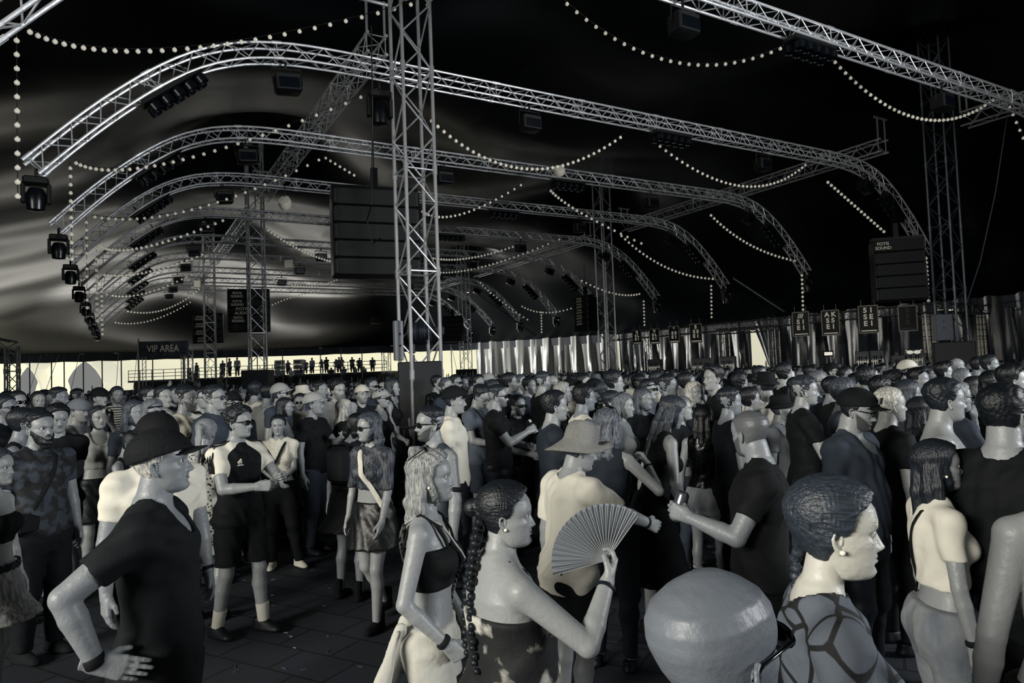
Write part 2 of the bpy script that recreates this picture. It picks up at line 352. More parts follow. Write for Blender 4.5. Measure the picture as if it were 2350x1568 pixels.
# long girders along the rows, one bay between two masts each
for row, (uu, spans) in enumerate([(4.9, [(-3, 11.6), (13.9, 27.4), (30.2, 43.6), (46.4, 58.3)]), (22.5, [(-3, 10.8), (13.4, 27.), (30.2, 43.8), (46.6, 60)])]):
    for si, (v0, v1) in enumerate(spans):
        o = thing('ridge_girder', 'straight truss girder of the %s mast row, %s' % ('left' if row == 0 else 'right', ['above the lens', 'between the first and second mast', 'between the second and third mast', 'in the farthest bay'][si]), 'truss girder', uv(uu, v0, 9.2), TH)
        truss(o, [Vector((0, 0, 0)), Vector((0, v1-v0, 0))], Vector((1, 0, 0)), .42, .027, .012, .36, ALU, rung=8)
        for q in (0, v1-v0):
            b = MB()
            for a in (-.2, .2): b.tube((a, q, .2), (a, q, 1.0), .03, 6)
            b.tube((-.35, q, .95), (.35, q, .95), .04, 6); b.build('hoist_bracket', ALUD, o)
# ------------------------------------------------------------------ implicit surfaces -> meshes (for bodies, hands, clothes, hair)
f32 = np.float32
def smin(a, b, k):
    if k <= 0: return np.minimum(a, b)
    h = np.clip(.5+.5*(b-a)/k, 0, 1); return b*(1-h)+a*h-k*h*(1-h)
class Field:
    def __init__(s, lo, hi, h):
        s.lo = np.array(lo, float); s.h = h; s.n = np.maximum(3, np.ceil((np.array(hi, float)-s.lo)/h).astype(int)+1)
        s.ax = [(s.lo[i]+h*np.arange(s.n[i])).astype(f32) for i in range(3)]; s.F = np.full(tuple(s.n), .3, f32)
    def sub(s, a, b):
        i0 = np.clip(np.floor((np.array(a)-s.lo)/s.h).astype(int), 0, s.n-1); i1 = np.clip(np.ceil((np.array(b)-s.lo)/s.h).astype(int)+1, 0, s.n)
        if (i1 <= i0).any(): return None, None
        sl = tuple(slice(int(a_), int(b_)) for a_, b_ in zip(i0, i1))
        return sl, (s.ax[0][sl[0]][:, None, None], s.ax[1][sl[1]][None, :, None], s.ax[2][sl[2]][None, None, :])
    def add(s, pr, off=0., k=None):
        t = pr[0]; kk = pr[-1] if k is None else k; m = kk+abs(off)+.03
        if t == 'cone':
            a, b, ra, rb = [np.array(q, float) if i < 2 else q for i, q in enumerate(pr[1:5])]; r = max(ra, rb)+m
            sl, g = s.sub(np.minimum(a, b)-r, np.maximum(a, b)+r)
            if sl is None: return
            d = b-a; L = max(1e-8, d@d); px, py, pz = g[0]-a[0], g[1]-a[1], g[2]-a[2]
            tt = np.clip((px*d[0]+py*d[1]+pz*d[2])/L, 0, 1)
            v = np.sqrt((px-tt*d[0])**2+(py-tt*d[1])**2+(pz-tt*d[2])**2)-(ra+(rb-ra)*tt)-off
        elif t == 'ell':
            c, r = np.array(pr[1], float), np.array(pr[2], float); M = pr[3]; R = r.max()+m
            sl, g = s.sub(c-R, c+R)
            if sl is None: return
            p = [g[i]-c[i] for i in range(3)]
            if M is not None: p = [M[0][i]*p[0]+M[1][i]*p[1]+M[2][i]*p[2] for i in range(3)]
            v = (np.sqrt((p[0]/r[0])**2+(p[1]/r[1])**2+(p[2]/r[2])**2)-1)*r.min()-off
        elif t == 'loft':                                        # ('loft', origin, Rot, z[], w[], af[], ab[], xc[], lo, hi, k)
            o, M, z, w, af, ab, xc, lo, hi = pr[1:10]; sl, g = s.sub(np.array(lo)-m, np.array(hi)+m)
            if sl is None: return
            p = [g[i]-o[i] for i in range(3)]; q = [M[0][i]*p[0]+M[1][i]*p[1]+M[2][i]*p[2] for i in range(3)]
            W_ = np.interp(q[2], z, w).astype(f32)+off; c_ = np.interp(q[2], z, xc); X_ = q[0]-c_
            A_ = np.where(X_ > 0, np.interp(q[2], z, af), np.interp(q[2], z, ab)).astype(f32)+off
            W_ = np.maximum(W_, .004); A_ = np.maximum(A_, .004)
            v = (np.sqrt((X_/A_)**2+(q[1]/W_)**2)-1)*np.minimum(W_, A_)
            v = np.maximum(v, np.maximum(z[0]-off-q[2], q[2]-z[-1]-off)*.9)
        s.F[sl] = smin(s.F[sl], v.astype(f32), kk)
    def cut(s, fn):                                              # keep where fn(X,Y,Z) < 0
        X, Y, Z = s.ax[0][:, None, None], s.ax[1][None, :, None], s.ax[2][None, None, :]
        s.F = -smin(-s.F, -np.broadcast_to(fn(X, Y, Z), s.F.shape).astype(f32), .009); return s
    def warp(s, fn):
        X, Y, Z = s.ax[0][:, None, None], s.ax[1][None, :, None], s.ax[2][None, None, :]
        s.F = s.F+np.broadcast_to(fn(X, Y, Z), s.F.shape).astype(f32); return s
    def nets(s):
        Fd = s.F; Fd[0] = Fd[-1] = .1; Fd[:, 0] = Fd[:, -1] = .1; Fd[:, :, 0] = Fd[:, :, -1] = .1
        I = Fd < 0; n = np.array(Fd.shape)-1
        c = lambda dx, dy, dz: (slice(dx, n[0]+dx), slice(dy, n[1]+dy), slice(dz, n[2]+dz))
        cnt = np.zeros(tuple(n), np.int8)
        for dx in (0, 1):
            for dy in (0, 1):
                for dz in (0, 1): cnt += I[c(dx, dy, dz)]
        cell = np.argwhere((cnt > 0) & (cnt < 8))
        if not len(cell): return np.zeros((0, 3)), []
        idx = np.full(tuple(n), -1, np.int64); idx[tuple(cell.T)] = np.arange(len(cell))
        pos = np.zeros((len(cell), 3)); w = np.zeros(len(cell))
        for ax in range(3):
            o1, o2 = [q for q in range(3) if q != ax]
            for i in (0, 1):
                for j in (0, 1):
                    a = cell.copy(); a[:, o1] += i; a[:, o2] += j; b = a.copy(); b[:, ax] += 1
                    fa, fb = Fd[tuple(a.T)], Fd[tuple(b.T)]; x = (fa < 0) != (fb < 0)
                    t = np.where(x, fa/np.where(fa-fb == 0, 1, fa-fb), 0)
                    p = (a-cell).astype(float); p[:, ax] += t; pos += p*x[:, None]; w += x
        V = (cell+pos/w[:, None])*s.h+s.lo; Q = []
        for ax in range(3):
            o1, o2 = (ax+1) % 3, (ax+2) % 3
            lo = [slice(1, -1)]*3; lo[ax] = slice(0, -1); hi = [slice(1, -1)]*3; hi[ax] = slice(1, None)
            A_, B_ = I[tuple(lo)], I[tuple(hi)]; e = np.argwhere(A_ != B_); st = A_[tuple(e.T)]
            e = e+1; e[:, ax] -= 1
            def g(a, b): q = e.copy(); q[:, o1] -= a; q[:, o2] -= b; return idx[tuple(q.T)]
            q = np.stack([g(0, 0), g(1, 0), g(1, 1), g(0, 1)], 1); q[~st] = q[~st][:, ::-1]; Q.append(q)
        Q = np.concatenate(Q); Q = Q[(Q >= 0).all(1)]
        return V, Q
def qmesh(name, parts):
    """parts: list of (V, Q, material index, tint or None); joins them into one mesh datablock"""
    V = []; Fq = []; mi = []; ti = []; n = 0
    for v, q, m, t in parts:
        v = np.asarray(v, float); V.append(v); q = [tuple(int(i)+n for i in f) for f in (q.tolist() if hasattr(q, 'tolist') else q)]; Fq += q
        mi += [m]*len(q) if not hasattr(m, '__len__') else list(m); ti.append(np.ones(len(v)) if t is None else t); n += len(v)
    me = bpy.data.meshes.new(name); V = np.concatenate(V); me.from_pydata(V.tolist(), [], Fq)
    me.polygons.foreach_set('use_smooth', [True]*len(me.polygons)); me.polygons.foreach_set('material_index', mi)
    at_ = me.attributes.new('tint', 'FLOAT', 'POINT'); at_.data.foreach_set('value', np.concatenate(ti).astype(f32)); me.update(); return me
def field_mesh(name, fl, m, parent=None):
    V, Q = fl.nets(); me = qmesh(name, [(V, Q, 0, None)]); me.materials.append(m); o = bpy.data.objects.new(name, me); COL.objects.link(o)
    if parent: o.parent = parent
    return o
# ------------------------------------------------------------------ head (unit height, face towards +X, chin at z 0, crown at z 1)
HZ = np.array([-.02, 0, .03, .08, .14, .19, .235, .26, .31, .38, .45, .50, .55, .60, .65, .75, .84, .92, .97, 1.0])
HF = np.array([.22, .31, .365, .386, .380, .382, .385, .387, .387, .380, .375, .372, .402, .408, .404, .378, .318, .215, .12, .0])
HB = np.array([-.02, .03, .06, .10, .15, .19, .22, .24, .28, .33, .375, .40, .42, .44, .45, .445, .40, .29, .17, .0])
HW = np.array([.06, .115, .165, .205, .235, .252, .264, .270, .283, .302, .312, .316, .322, .328, .332, .328, .290, .208, .12, .0])
HC = np.array([.10, .10, .10, .10, .09, .08, .07, .06, .05, .03, .01, 0, -.01, -.02, -.03, -.04, -.04, -.04, -.04, -.04])
HB2 = HB+HC                                                     # back semi-axis measured from the centre line
def head_d(x, y, z, wk=1.):
    f, b, w, c = np.interp(z, HZ, HF), np.interp(z, HZ, HB), np.interp(z, HZ, HW)*wk, np.interp(z, HZ, HC)
    X_ = x-c; A_ = np.where(X_ > 0, f-c, b+c); A_ = np.maximum(A_, .02); w = np.maximum(w, .02)
    v = (np.sqrt((X_/A_)**2+(y/w)**2)-1)*np.minimum(A_, w)
    e = (np.sqrt(((x+.035)/.425)**2+(y/(.345*wk))**2+((z-.615)/.385)**2)-1)*.36; s_ = np.clip((z-.72)/.1, 0, 1)
    return np.maximum(v*(1-s_)+e*s_, (-.03-z)*.9)
def head_part(hi=True, jaw=1., nose=1., face=1., mouth=0., stubble=0., buzz=0., brow=.35, fem=False):
    nz, na = (66, 72) if hi else (34, 36)
    zs = np.linspace(0, 1, nz)**.92*1.018-.018; zs[-1] = .9995; th = np.linspace(0, 2*math.pi, na, endpoint=False); a = th-.5*np.sin(th)
    Z = zs[:, None]*np.ones(na)[None]; f, b, w, c = [np.interp(Z, HZ, q) for q in (HF, HB, HW, HC)]
    rnd_top = np.sqrt(np.clip((1-Z)/.03, 0, 1)); f = np.where(Z > .97, c+(np.interp(.97, HZ, HF)-c)*rnd_top, f); b = np.where(Z > .97, (np.interp(.97, HZ, HB)+c)*rnd_top-c, b); w = np.where(Z > .97, np.interp(.97, HZ, HW)*rnd_top, w)
    lowf = np.clip((.45-Z)/.4, 0, 1); w = w*(face+(jaw-1)*lowf)
    ca, sa = np.cos(a)[None], np.sin(a)[None]; n = 2+.25*np.clip((Z-.1)*2, 0, 1)
    ex = 2/n; X = c+np.where(ca > 0, f-c, b+c)*np.sign(ca)*np.abs(ca)**ex; Y = w*np.sign(sa)*np.abs(sa)**ex
    fr = np.clip(ca*1.3, 0, 1); ay = np.abs(Y); G = lambda v, m, s: np.exp(-((v-m)/s)**2)
    nb = np.interp(Z, [.27, .295, .315, .345, .38, .45, .52, .56], [0, .03, .085, .115, .093, .055, .018, 0])*nose*(.92 if fem else 1.)
    ns = np.interp(Z, [.29, .34, .40, .5], [.062, .058, .036, .034]); X += fr*nb*np.exp(-(ay/ns)**2)
    X += fr*.022*G(Z, .33, .022)*G(ay, .062, .022)*nose                             # wings of the nose
    X -= fr*.05*G(ay, .135, .062)*G(Z, .502, .032); X += fr*.013*G(ay, .12, .08)*G(Z, .565, .022)*(.4 if fem else 1)
    X += fr*.014*G(ay, .2, .07)*G(Z, .40, .05); Y += np.sign(Y)*.010*G(Z, .40, .06)*fr
    lm = np.clip(1-(ay/.105)**2, 0, 1)
    X += fr*lm*((.030 if fem else .02)*G(Z, .253, .014)+(.034 if fem else .026)*G(Z, .203, .018)-(.035+mouth*.05)*G(Z, .229, .008+.012*mouth)-.016*G(Z, .16, .02)); X += fr*.018*G(ay, 0, .07)*G(Z, .085, .04)
    X += fr*.01*G(ay, .13, .02)*G(Z, .27, .05)*-1
    T = np.ones_like(X); front = (fr > .3)
    T *= 1-(1-brow)*(front*np.clip(1.6-((ay-.135)/.075)**2*1.6, 0, 1)*G(Z, .578-.06*np.clip(ay-.15, 0, 1), .013))
    T *= 1-.42*front*lm*(G(Z, .25, .016)+G(Z, .205, .018)).clip(0, 1); T *= 1-.7*front*lm*G(Z, .229, .006)
    T *= 1-.75*front*np.clip(1.2-((ay-.135)/.062)**2, 0, 1)*G(Z, .518, .010)     # lash line
    T *= 1-.6*front*G(ay, .028, .012)*G(Z, .305, .010)
    if stubble:
        phi = np.arccos(np.clip(ca, -1, 1)); zm = np.interp(phi, [0, .35, .7, 1.1, 1.5, 1.7], [.19, .22, .30, .38, .47, -1])
        st = np.clip((zm-Z)/.03, 0, 1)+front*np.clip((.30-Z)/.02, 0, 1)*np.clip((Z-.262)/.01, 0, 1)*(ay < .13); T *= 1-stubble*np.clip(st, 0, 1)
    if buzz: T *= 1-buzz*np.clip((Z-hairline(np.arctan2(np.abs(Y), X-c)))/.05, 0, 1)
    V = np.stack([X, Y, Z], -1).reshape(-1, 3); Q = [(i*na+k, i*na+(k+1) % na, (i+1)*na+(k+1) % na, (i+1)*na+k) for i in range(nz-1) for k in range(na)]
    Q += [tuple(range(na-1, -1, -1)), tuple((nz-1)*na+k for k in range(na))]
    return V, Q, T.reshape(-1)
def hairline(phi): return np.interp(phi, [0, .45, .8, 1.05, 1.25, 1.45, 1.65, 1.9, 2.4, 3.15], [.86, .83, .74, .70, .52, .46, .47, .32, .16, .12])
_ear = None
def ear_part():
    global _ear
    if _ear is None:
        fl = Field((-.12, -.06, -.16), (.12, .06, .16), .0125)
        hel = [(.03, 0, -.02), (.045, .008, .04), (.035, .014, .09), (0, .018, .115), (-.04, .02, .10), (-.06, .02, .05), (-.055, .018, -.01), (-.035, .014, -.06), (-.005, .008, -.095), (.02, .004, -.085)]
        fl.add(('ell', (-.005, -.012, 0), (.052, .016, .10), None, .01))
        for p, q in zip(hel, hel[1:]): fl.add(('cone', p, q, .017, .017, .006))
        fl.add(('ell', (.005, .004, -.10), (.026, .016, .03), None, .01)); fl.add(('cone', (-.02, 0, -.05), (-.03, .006, .04), .013, .011, .008))
        _ear = fl.nets()
    return _ear
def eye_part(side, hi):
    nn, mm = (14, 10) if hi else (8, 6); r = .058; V = []; 
    for i in range(mm+1):
        for k in range(nn): p = math.pi*i/mm; q = 2*math.pi*k/nn; V.append((r*math.cos(p)+.305, r*math.sin(p)*math.cos(q)+.133*side, r*.92*math.sin(p)*math.sin(q)+.503))
    Q = [(i*nn+k, i*nn+(k+1) % nn, (i+1)*nn+(k+1) % nn, (i+1)*nn+k) for i in range(mm) for k in range(nn)]
    return V, Q, [2 if i < (2 if hi else 1) else 1 for i in range(mm) for k in range(nn)]
_hand = {}
CURL = {'relax': [.30, .38, .45, .5], 'grip': [.85, .9, .95, 1.0], 'fist': [1.45, 1.5, 1.5, 1.5], 'open': [.08, .04, .06, .12], 'point': [.05, 1.4, 1.5, 1.5], 'vee': [.05, .05, 1.5, 1.5], 'pinch': [.7, .8, .6, .45]}
def hand_part(kind, h):
    if (kind, h) in _hand: return _hand[(kind, h)]
    fl = Field((-.05, -.075, -.10), (.20, .085, .05), h); kn = [(.086, .030), (.090, .010), (.086, -.011), (.078, -.030)]; ln = [.070, .079, .073, .057]
    spread = 1.25 if kind == 'open' else 1.0
    for (x, y) in kn: fl.add(('cone', (-.005, y*.45, 0), (x, y, 0), .0185, .0115, .014))
    fl.add(('ell', (.035, .022, -.008), (.035, .018, .017), None, .012)); fl.add(('cone', (-.05, 0, 0), (.01, 0, 0), .026, .022, .015))
    for i, (x, y) in enumerate(kn):
        p = np.array([x, y, 0.]); c = CURL[kind][i]; a = 0; r = [.0098, .0098, .0092, .0082][i]
        for sfrac, bend in ((.45, .75), (.30, 1.0), (.25, .7)):
            a += c*bend; q = p+ln[i]*sfrac*np.array([math.cos(a), (y*.28)*spread*math.cos(a)/.3*.3, -math.sin(a)]); fl.add(('cone', tuple(p), tuple(q), r, r*.9, .003)); p = q; r *= .92
    ct = {'open': 0, 'relax': .3, 'point': .9, 'vee': .9, 'grip': .8, 'fist': 1., 'pinch': .8}[kind]
    t0, t1 = (.018, .026, -.006), (.052-.004*ct, .050-.012*ct, -.014-.022*ct); t2 = (.083-.006*ct, .060-.035*ct, -.018-.038*ct)
    fl.add(('cone', t0, t1, .0145, .0115, .010)); fl.add(('cone', t1, t2, .0112, .009, .004))
    _hand[(kind, h)] = fl.nets(); return _hand[(kind, h)]
_shoe = {}
def shoe_part(kind='sneaker', h=.011):
    if kind in _shoe: return _shoe[kind]
    top = {'sneaker': .10, 'boot': .20, 'low': .085}[kind]
    fl = Field((-.12, -.07, -.02), (.22, .07, top+.03), h)
    fl.add(('ell', (.03, 0, .018), (.135, .047, .024), None, .01)); fl.add(('cone', (.12, 0, .032), (.0, 0, .058), .028, .042, .03)); fl.add(('cone', (-.045, 0, .03), (-.045, 0, top), .042, .044, .02))
    fl.cut(lambda X, Y, Z: 0*X+0*Y-Z+.001); fl.cut(lambda X, Y, Z: 0*X+0*Y+Z-top); _shoe[kind] = fl.nets(); return _shoe[kind]
# ------------------------------------------------------------------ body
TZ = np.array([.76, .82, .90, .98, 1.05, 1.12, 1.20, 1.28, 1.36, 1.42, 1.46, 1.50])
TM = dict(w=[.05, .135, .172, .166, .155, .153, .162, .174, .176, .150, .092, .05], a=[.04, .08, .10, .10, .098, .10, .11, .118, .112, .09, .066, .05], c=[0, 0, -.005, .005, .01, .01, .005, 0, -.01, -.015, -.02, -.02])
TF = dict(w=[.05, .14, .178, .165, .138, .127, .136, .149, .150, .128, .08, .045], a=[.04, .09, .105, .096, .084, .083, .092, .10, .096, .078, .06, .045], c=[0, 0, -.008, 0, .008, .008, .004, 0, -.008, -.012, -.02, -.02])
def nv(v): v = np.array(v, float); return v/(np.linalg.norm(v)+1e-9)
def rotm(yaw=0, pitch=0, roll=0):                     # pitch > 0 leans the +X axis down
    return np.array((Matrix.Rotation(yaw, 3, 'Z')@Matrix.Rotation(pitch, 3, 'Y')@Matrix.Rotation(roll, 3, 'X')))
def ik(a, t, l1, l2, pole):
    a, t = np.array(a), np.array(t, float); d = t-a; L = np.linalg.norm(d); L2 = min(L, (l1+l2)*.995); u = d/(L+1e-9); t = a+u*L2
    x = (l1*l1-l2*l2+L2*L2)/(2*L2); y = math.sqrt(max(0, l1*l1-x*x)); p = np.array(pole, float); p -= u*(p@u); p = nv(p); return a+u*x+p*y, t
ARMS = {'down': ((.03, .26, .80), (-.6, .5, -.1), 'relax'), 'bent': ((.30, .14, 1.10), (-.3, .6, -.8), 'grip'), 'phone': ((.33, .08, 1.27), (-.1, .5, -.9), 'grip'), 'hip': ((-.02, .215, .985), (-.3, 1, 0), 'open'), 'cross': ((.20, -.08, 1.17), (.1, .8, -.7), 'relax'),
        'face': ((.17, .05, 1.50), (.2, .5, -.9), 'relax'), 'up': ((.16, .27, 1.98), (-.2, .8, 0), 'open'), 'upbent': ((.25, .28, 1.62), (-.2, .7, -.5), 'point'), 'clasp': ((.25, .01, 1.02), (-.3, .7, -.5), 'relax'), 'back': ((-.16, .12, .95), (-.6, .7, 0), 'relax'), 'pocket': ((.06, .20, .88), (-.7, .6, 0), 'fist')}
class Body:
    def __init__(s, sex='m', ht=1.76, bulk=1., lean=0., side=0., twist=0., head=(0, 0, 0), L='down', R='down', feet=None, h=.012, hh=.0045, hk=1.):
        s.sex, s.ht, s.h = sex, ht, h; fem = sex == 'f'; s.fem = fem; k = ht/1.75; s.k = k; T = TF if fem else TM; b = bulk; bl = 1+(b-1)*.6; s.b = b; s.bl = bl
        s.pel = np.array([0, 0, .93*k]); s.Rt = rotm(twist, lean, side); Rt = s.Rt
        t = lambda p: s.pel+Rt@((np.array(p, float)-(0, 0, .93))*k); s.t = t
        lo = np.min([t(q) for q in [(-.25*b, -.3*b, .7), (.3*b, .3*b, .7), (-.25*b, -.3*b, 1.55), (.3*b, .3*b, 1.55), (-.25*b, .3*b, .7), (.3*b, -.3*b, 1.55)]], axis=0)
        hi = np.max([t(q) for q in [(-.25*b, -.3*b, .7), (.3*b, .3*b, .7), (-.25*b, -.3*b, 1.55), (.3*b, .3*b, 1.55), (-.25*b, .3*b, .7), (.3*b, -.3*b, 1.55)]], axis=0)
        s.Tz = (TZ-.93)*k; s.Tw = np.array(T['w'])*k*b; s.Ta = np.array(T['a'])*k*b; s.Tc = np.array(T['c'])*k; s.lohi = (lo, hi)
        P = {}; P['torso'] = [('loft', s.pel, Rt, s.Tz, s.Tw, s.Ta, s.Ta, s.Tc, lo, hi, .02)]
        sh = .158 if fem else .182; sr = (.046 if fem else .056)*k*bl; s.S = {}; s.E = {}; s.Wr = {}; s.Hm = {}
        nb, hb = t((-.02, 0, 1.46)), t((.005, 0, 1.575)); P['neck'] = [('cone', nb, hb, (.048 if fem else .06)*k*(1+(b-1)*.8), (.045 if fem else .056)*k*(1+(b-1)*.8), .03)]
        for nm, sg in (('L', 1), ('R', -1)):
            S_ = t((-.012, sg*sh*(1+(b-1)*.7), 1.405)); s.S[nm] = S_; spec = L if nm == 'L' else R
            if isinstance(spec, str): spec = ARMS[spec]
            tg, pole, kind = spec[:3]; tgt = t((tg[0]*1., tg[1]*sg*(1+(b-1)*.8) if len(spec) < 5 else tg[1]*sg, tg[2])); pl = Rt@np.array([pole[0], pole[1]*sg, pole[2]])
            E_, W_ = ik(S_, tgt, .285*k, .25*k, pl); s.E[nm], s.Wr[nm] = E_, W_
            r1, r2, r3 = [(q*k*bl) for q in ((.044, .034, .0235) if fem else (.054, .042, .028))]
            P['sh'+nm] = [('cone', t((-.02, sg*.05, 1.455)), S_, .042*k*bl, sr*.92, .035)]
            P['ua'+nm] = [('cone', S_, E_, r1, r2, .014)]; m_ = E_+(W_-E_)*.3
            P['fa'+nm] = [('cone', E_, m_, r2*.98, r2*1.0, .008), ('cone', m_, W_, r2*1.0, r3, .008)]
            f = nv(W_-E_); palm = spec[3] if len(spec) > 3 and spec[3] is not None else (0, -1, -.15 if abs(f[2]) < .7 else 0)
            palm = Rt@np.array([palm[0], palm[1]*sg, palm[2]], float)
            if len(spec) > 5 and spec[5] is not None: f = nv(f+Rt@np.array([spec[5][0], spec[5][1]*sg, spec[5][2]]))
            z = -palm; z -= f*(z@f); z = nv(z); y = np.cross(z, f)*(-1 if sg > 0 else 1); s.Hm[nm] = (np.stack([f, y, z], 1)*k*(.93 if fem else 1.03), W_, kind, sg > 0)
            hp = np.array([0, sg*.088*k*b, .90*k]); ft = (feet or {}).get(nm, (0, sg*.115, 0, 0)); A_ = np.array([ft[0]*k, ft[1]*k, (.085+ft[2])*k]); yaw = ft[3] if len(ft) > 3 else sg*.12
            Kn, An = ik(hp, A_, .412*k, .405*k, (1, sg*.08, 0)); s.__dict__['leg'+nm] = (hp, Kn, An, yaw)
            q1, q2, q3 = [(q*k*bl) for q in ((.088, .050, .034) if fem else (.086, .052, .038))]
            cb = Kn+(An-Kn)*.3+np.array([-.015, 0, 0])
            P['th'+nm] = [('cone', hp, Kn, q1, q2, .03), ('ell', hp+np.array([-.038*k*b, -sg*.008, -.005]), np.array([.078, .078, .085])*k*b, None, .04)]
            P['ca'+nm] = [('cone', Kn, cb, q2*.99, q2*1.02, .02), ('cone', cb, An, q2*1.02, q3, .02)]
        if fem: P['torso'] += [('ell', t((.078*b, sg*.067, 1.265)), np.array([.056, .064, .060])*k*(b*.5+.5), Rt, .025) for sg in (1, -1)]
        else: P['torso'] += [('ell', t((.045, sg*.075, 1.32)), np.array([.055, .085, .065])*k*b, Rt, .05) for sg in (1, -1)]
        if b > 1.12: P['torso'] += [('ell', t((.035, 0, 1.08)), np.array([.11, .145, .16])*k*b, Rt, .06)]
        s.P = P; hy, hp_, hr = head; s.Rh = Rt@rotm(hy, hp_, hr); hs = (.222 if fem else .235)*k**.6*hk; s.hs = hs
        s.Ho = t((.012, 0, 1.56))-s.Rh@np.array([-.05, 0, .17])*hs; s.Hmat = Matrix((s.Rh*hs).tolist()).to_4x4(); s.Hmat.translation = Vector(s.Ho.tolist())
        s.hh = hh
    def skin(s, headkw, hi=True, legs=True, mats=None, arms=True):
        pts = np.array([s.lohi[0], s.lohi[1], *s.S.values(), *s.E.values(), *s.Wr.values(), s.Ho+s.Rh@np.array([0, 0, .3])*s.hs, s.legL[2], s.legR[2]])
        fl = Field(pts.min(0)-.09*s.bl, pts.max(0)+.09*s.bl, s.h)
        for k_, L in s.P.items():
            if not legs and k_[:2] in ('th', 'ca'): continue
            for p in L: fl.add(p)
        V, Q = fl.nets(); parts = [(V, Q, 0, None)]
        hv, hq, ht_ = head_part(hi, fem=s.fem, **headkw); parts.append((hv@(s.Rh.T*s.hs)+s.Ho, hq, 0, ht_))
        for sd in (1, -1):
            ev, eq = ear_part(); e = ev.copy(); e = e@rotm(0, -.12, 0).T; e[:, 1] *= 1; c_, s_ = math.cos(-.35), math.sin(-.35)
            x_, y_ = e[:, 0]*c_-e[:, 1]*s_, e[:, 0]*s_+e[:, 1]*c_; e = np.stack([x_-.035, (y_+.318*headkw.get('face', 1.))*sd, e[:, 2]+.42], 1)
            q = eq if sd > 0 else eq[:, ::-1]; parts.append((e@(s.Rh.T*s.hs)+s.Ho, q, 0, None))
            yv, yq, ym = eye_part(sd, hi); parts.append((np.array(yv)@(s.Rh.T*s.hs)+s.Ho, yq, ym, None))
        if arms:
            for M_, o_, kind, mir in s.Hm.values():
                v, q = hand_part(kind, s.hh); parts.append((v@M_.T+o_, q[:, ::-1] if mir else q, 0, None))
        return qmesh('body', parts)
    def garment(s, tags, off, clips=(), loose=0., extra=(), wr=.004, h=None, arm_off=None, leg_off=None, k=.018):
        pts = []
        for tg in tags:
            if tg == 'torso': pts += [s.lohi[0], s.lohi[1]]
            else:
                for p in s.P[tg]: pts += [np.array(p[1])-(.12*s.bl), np.array(p[1])+.12*s.bl]+([np.array(p[2])-.1*s.bl, np.array(p[2])+.1*s.bl] if p[0] == 'cone' else [])
        for p in extra: pts += [p[8], p[9]] if p[0] == 'loft' else [np.array(p[1])-.15, np.array(p[1])+.15]
        fl = Field(np.min(pts, axis=0)-.03-off, np.max(pts, axis=0)+.03+off, h or s.h)
        armt = [q for q in tags if q[:2] in ('ua', 'fa')]; clips = list(clips); late = [c for c in clips if not getattr(c, 'arm', 0)]
        for tg in armt+['@']+[q for q in tags if q not in armt]:
            if tg == '@':
                for c in clips:
                    if getattr(c, 'arm', 0): fl.cut(c)
                continue
            for p in s.P[tg]:
                o_ = off if tg == 'torso' else (arm_off if tg[:2] in ('ua', 'fa') and arm_off is not None else leg_off if tg[:2] in ('th', 'ca') and leg_off is not None else off)
                if p[0] == 'loft' and loose:
                    lowr = .036*np.clip((.12*s.k-p[3])/(.1*s.k), 0, 1); w2 = np.maximum(p[4]+lowr, np.where((p[3] < .42*s.k), np.interp(.36*s.k, p[3], p[4])*loose, 0)); a2 = np.maximum(p[5]+lowr, np.where(p[3] < .42*s.k, np.interp(.36*s.k, p[3], p[5])*loose, 0))
                    p = p[:4]+(w2, a2, a2)+p[7:]
                fl.add(p, o_, None)
        for p in extra: fl.add(p)
        if wr: fl.warp(lambda X, Y, Z: wr*(np.sin(27*Z+6*np.sin(9*Y+2*X)+21*X+16*Y)*np.sin(15*Y-11*X+3*np.sin(7*Z))+.5*np.sin(38*Z+33*Y-29*X+2*np.sin(13*Z))))
        for c in late: fl.cut(c)
        return fl
    def below(s, z, tilt=0.): # clip plane in torso space: keep above height z
        k = s.k; R = s.Rt; o = s.pel; zz = (z-.93)*k
        return lambda X, Y, Z: zz-((X-o[0])*R[0][2]+(Y-o[1])*R[1][2]+(Z-o[2])*R[2][2])
    def above(s, z): f = s.below(z); return lambda X, Y, Z: -f(X, Y, Z)
    def hole(s, c, r, c2=None):
        a = s.t(c); b_ = s.t(c2) if c2 is not None else a+1e-4; d = b_-a; L = d@d
        def fn(X, Y, Z):
            tt = np.clip(((X-a[0])*d[0]+(Y-a[1])*d[1]+(Z-a[2])*d[2])/L, 0, 1); return r*s.k-np.sqrt((X-a[0]-tt*d[0])**2+(Y-a[1]-tt*d[1])**2+(Z-a[2]-tt*d[2])**2)
        return fn
    def sleeve(s, nm, fr, seg='ua'):
        a, b_ = (s.S[nm], s.E[nm]) if seg == 'ua' else (s.E[nm], s.Wr[nm]); d = nv(b_-a); c = a+(b_-a)*fr; R = .14*s.bl
        def fn(X, Y, Z):   # removes what lies past the cuff, near this arm only
            al = (X-c[0])*d[0]+(Y-c[1])*d[1]+(Z-c[2])*d[2]; px, py, pz = X-c[0]-al*d[0], Y-c[1]-al*d[1], Z-c[2]-al*d[2]
            return np.minimum(al, R-np.sqrt(px*px+py*py+pz*pz))
        fn.arm = 1; return fn
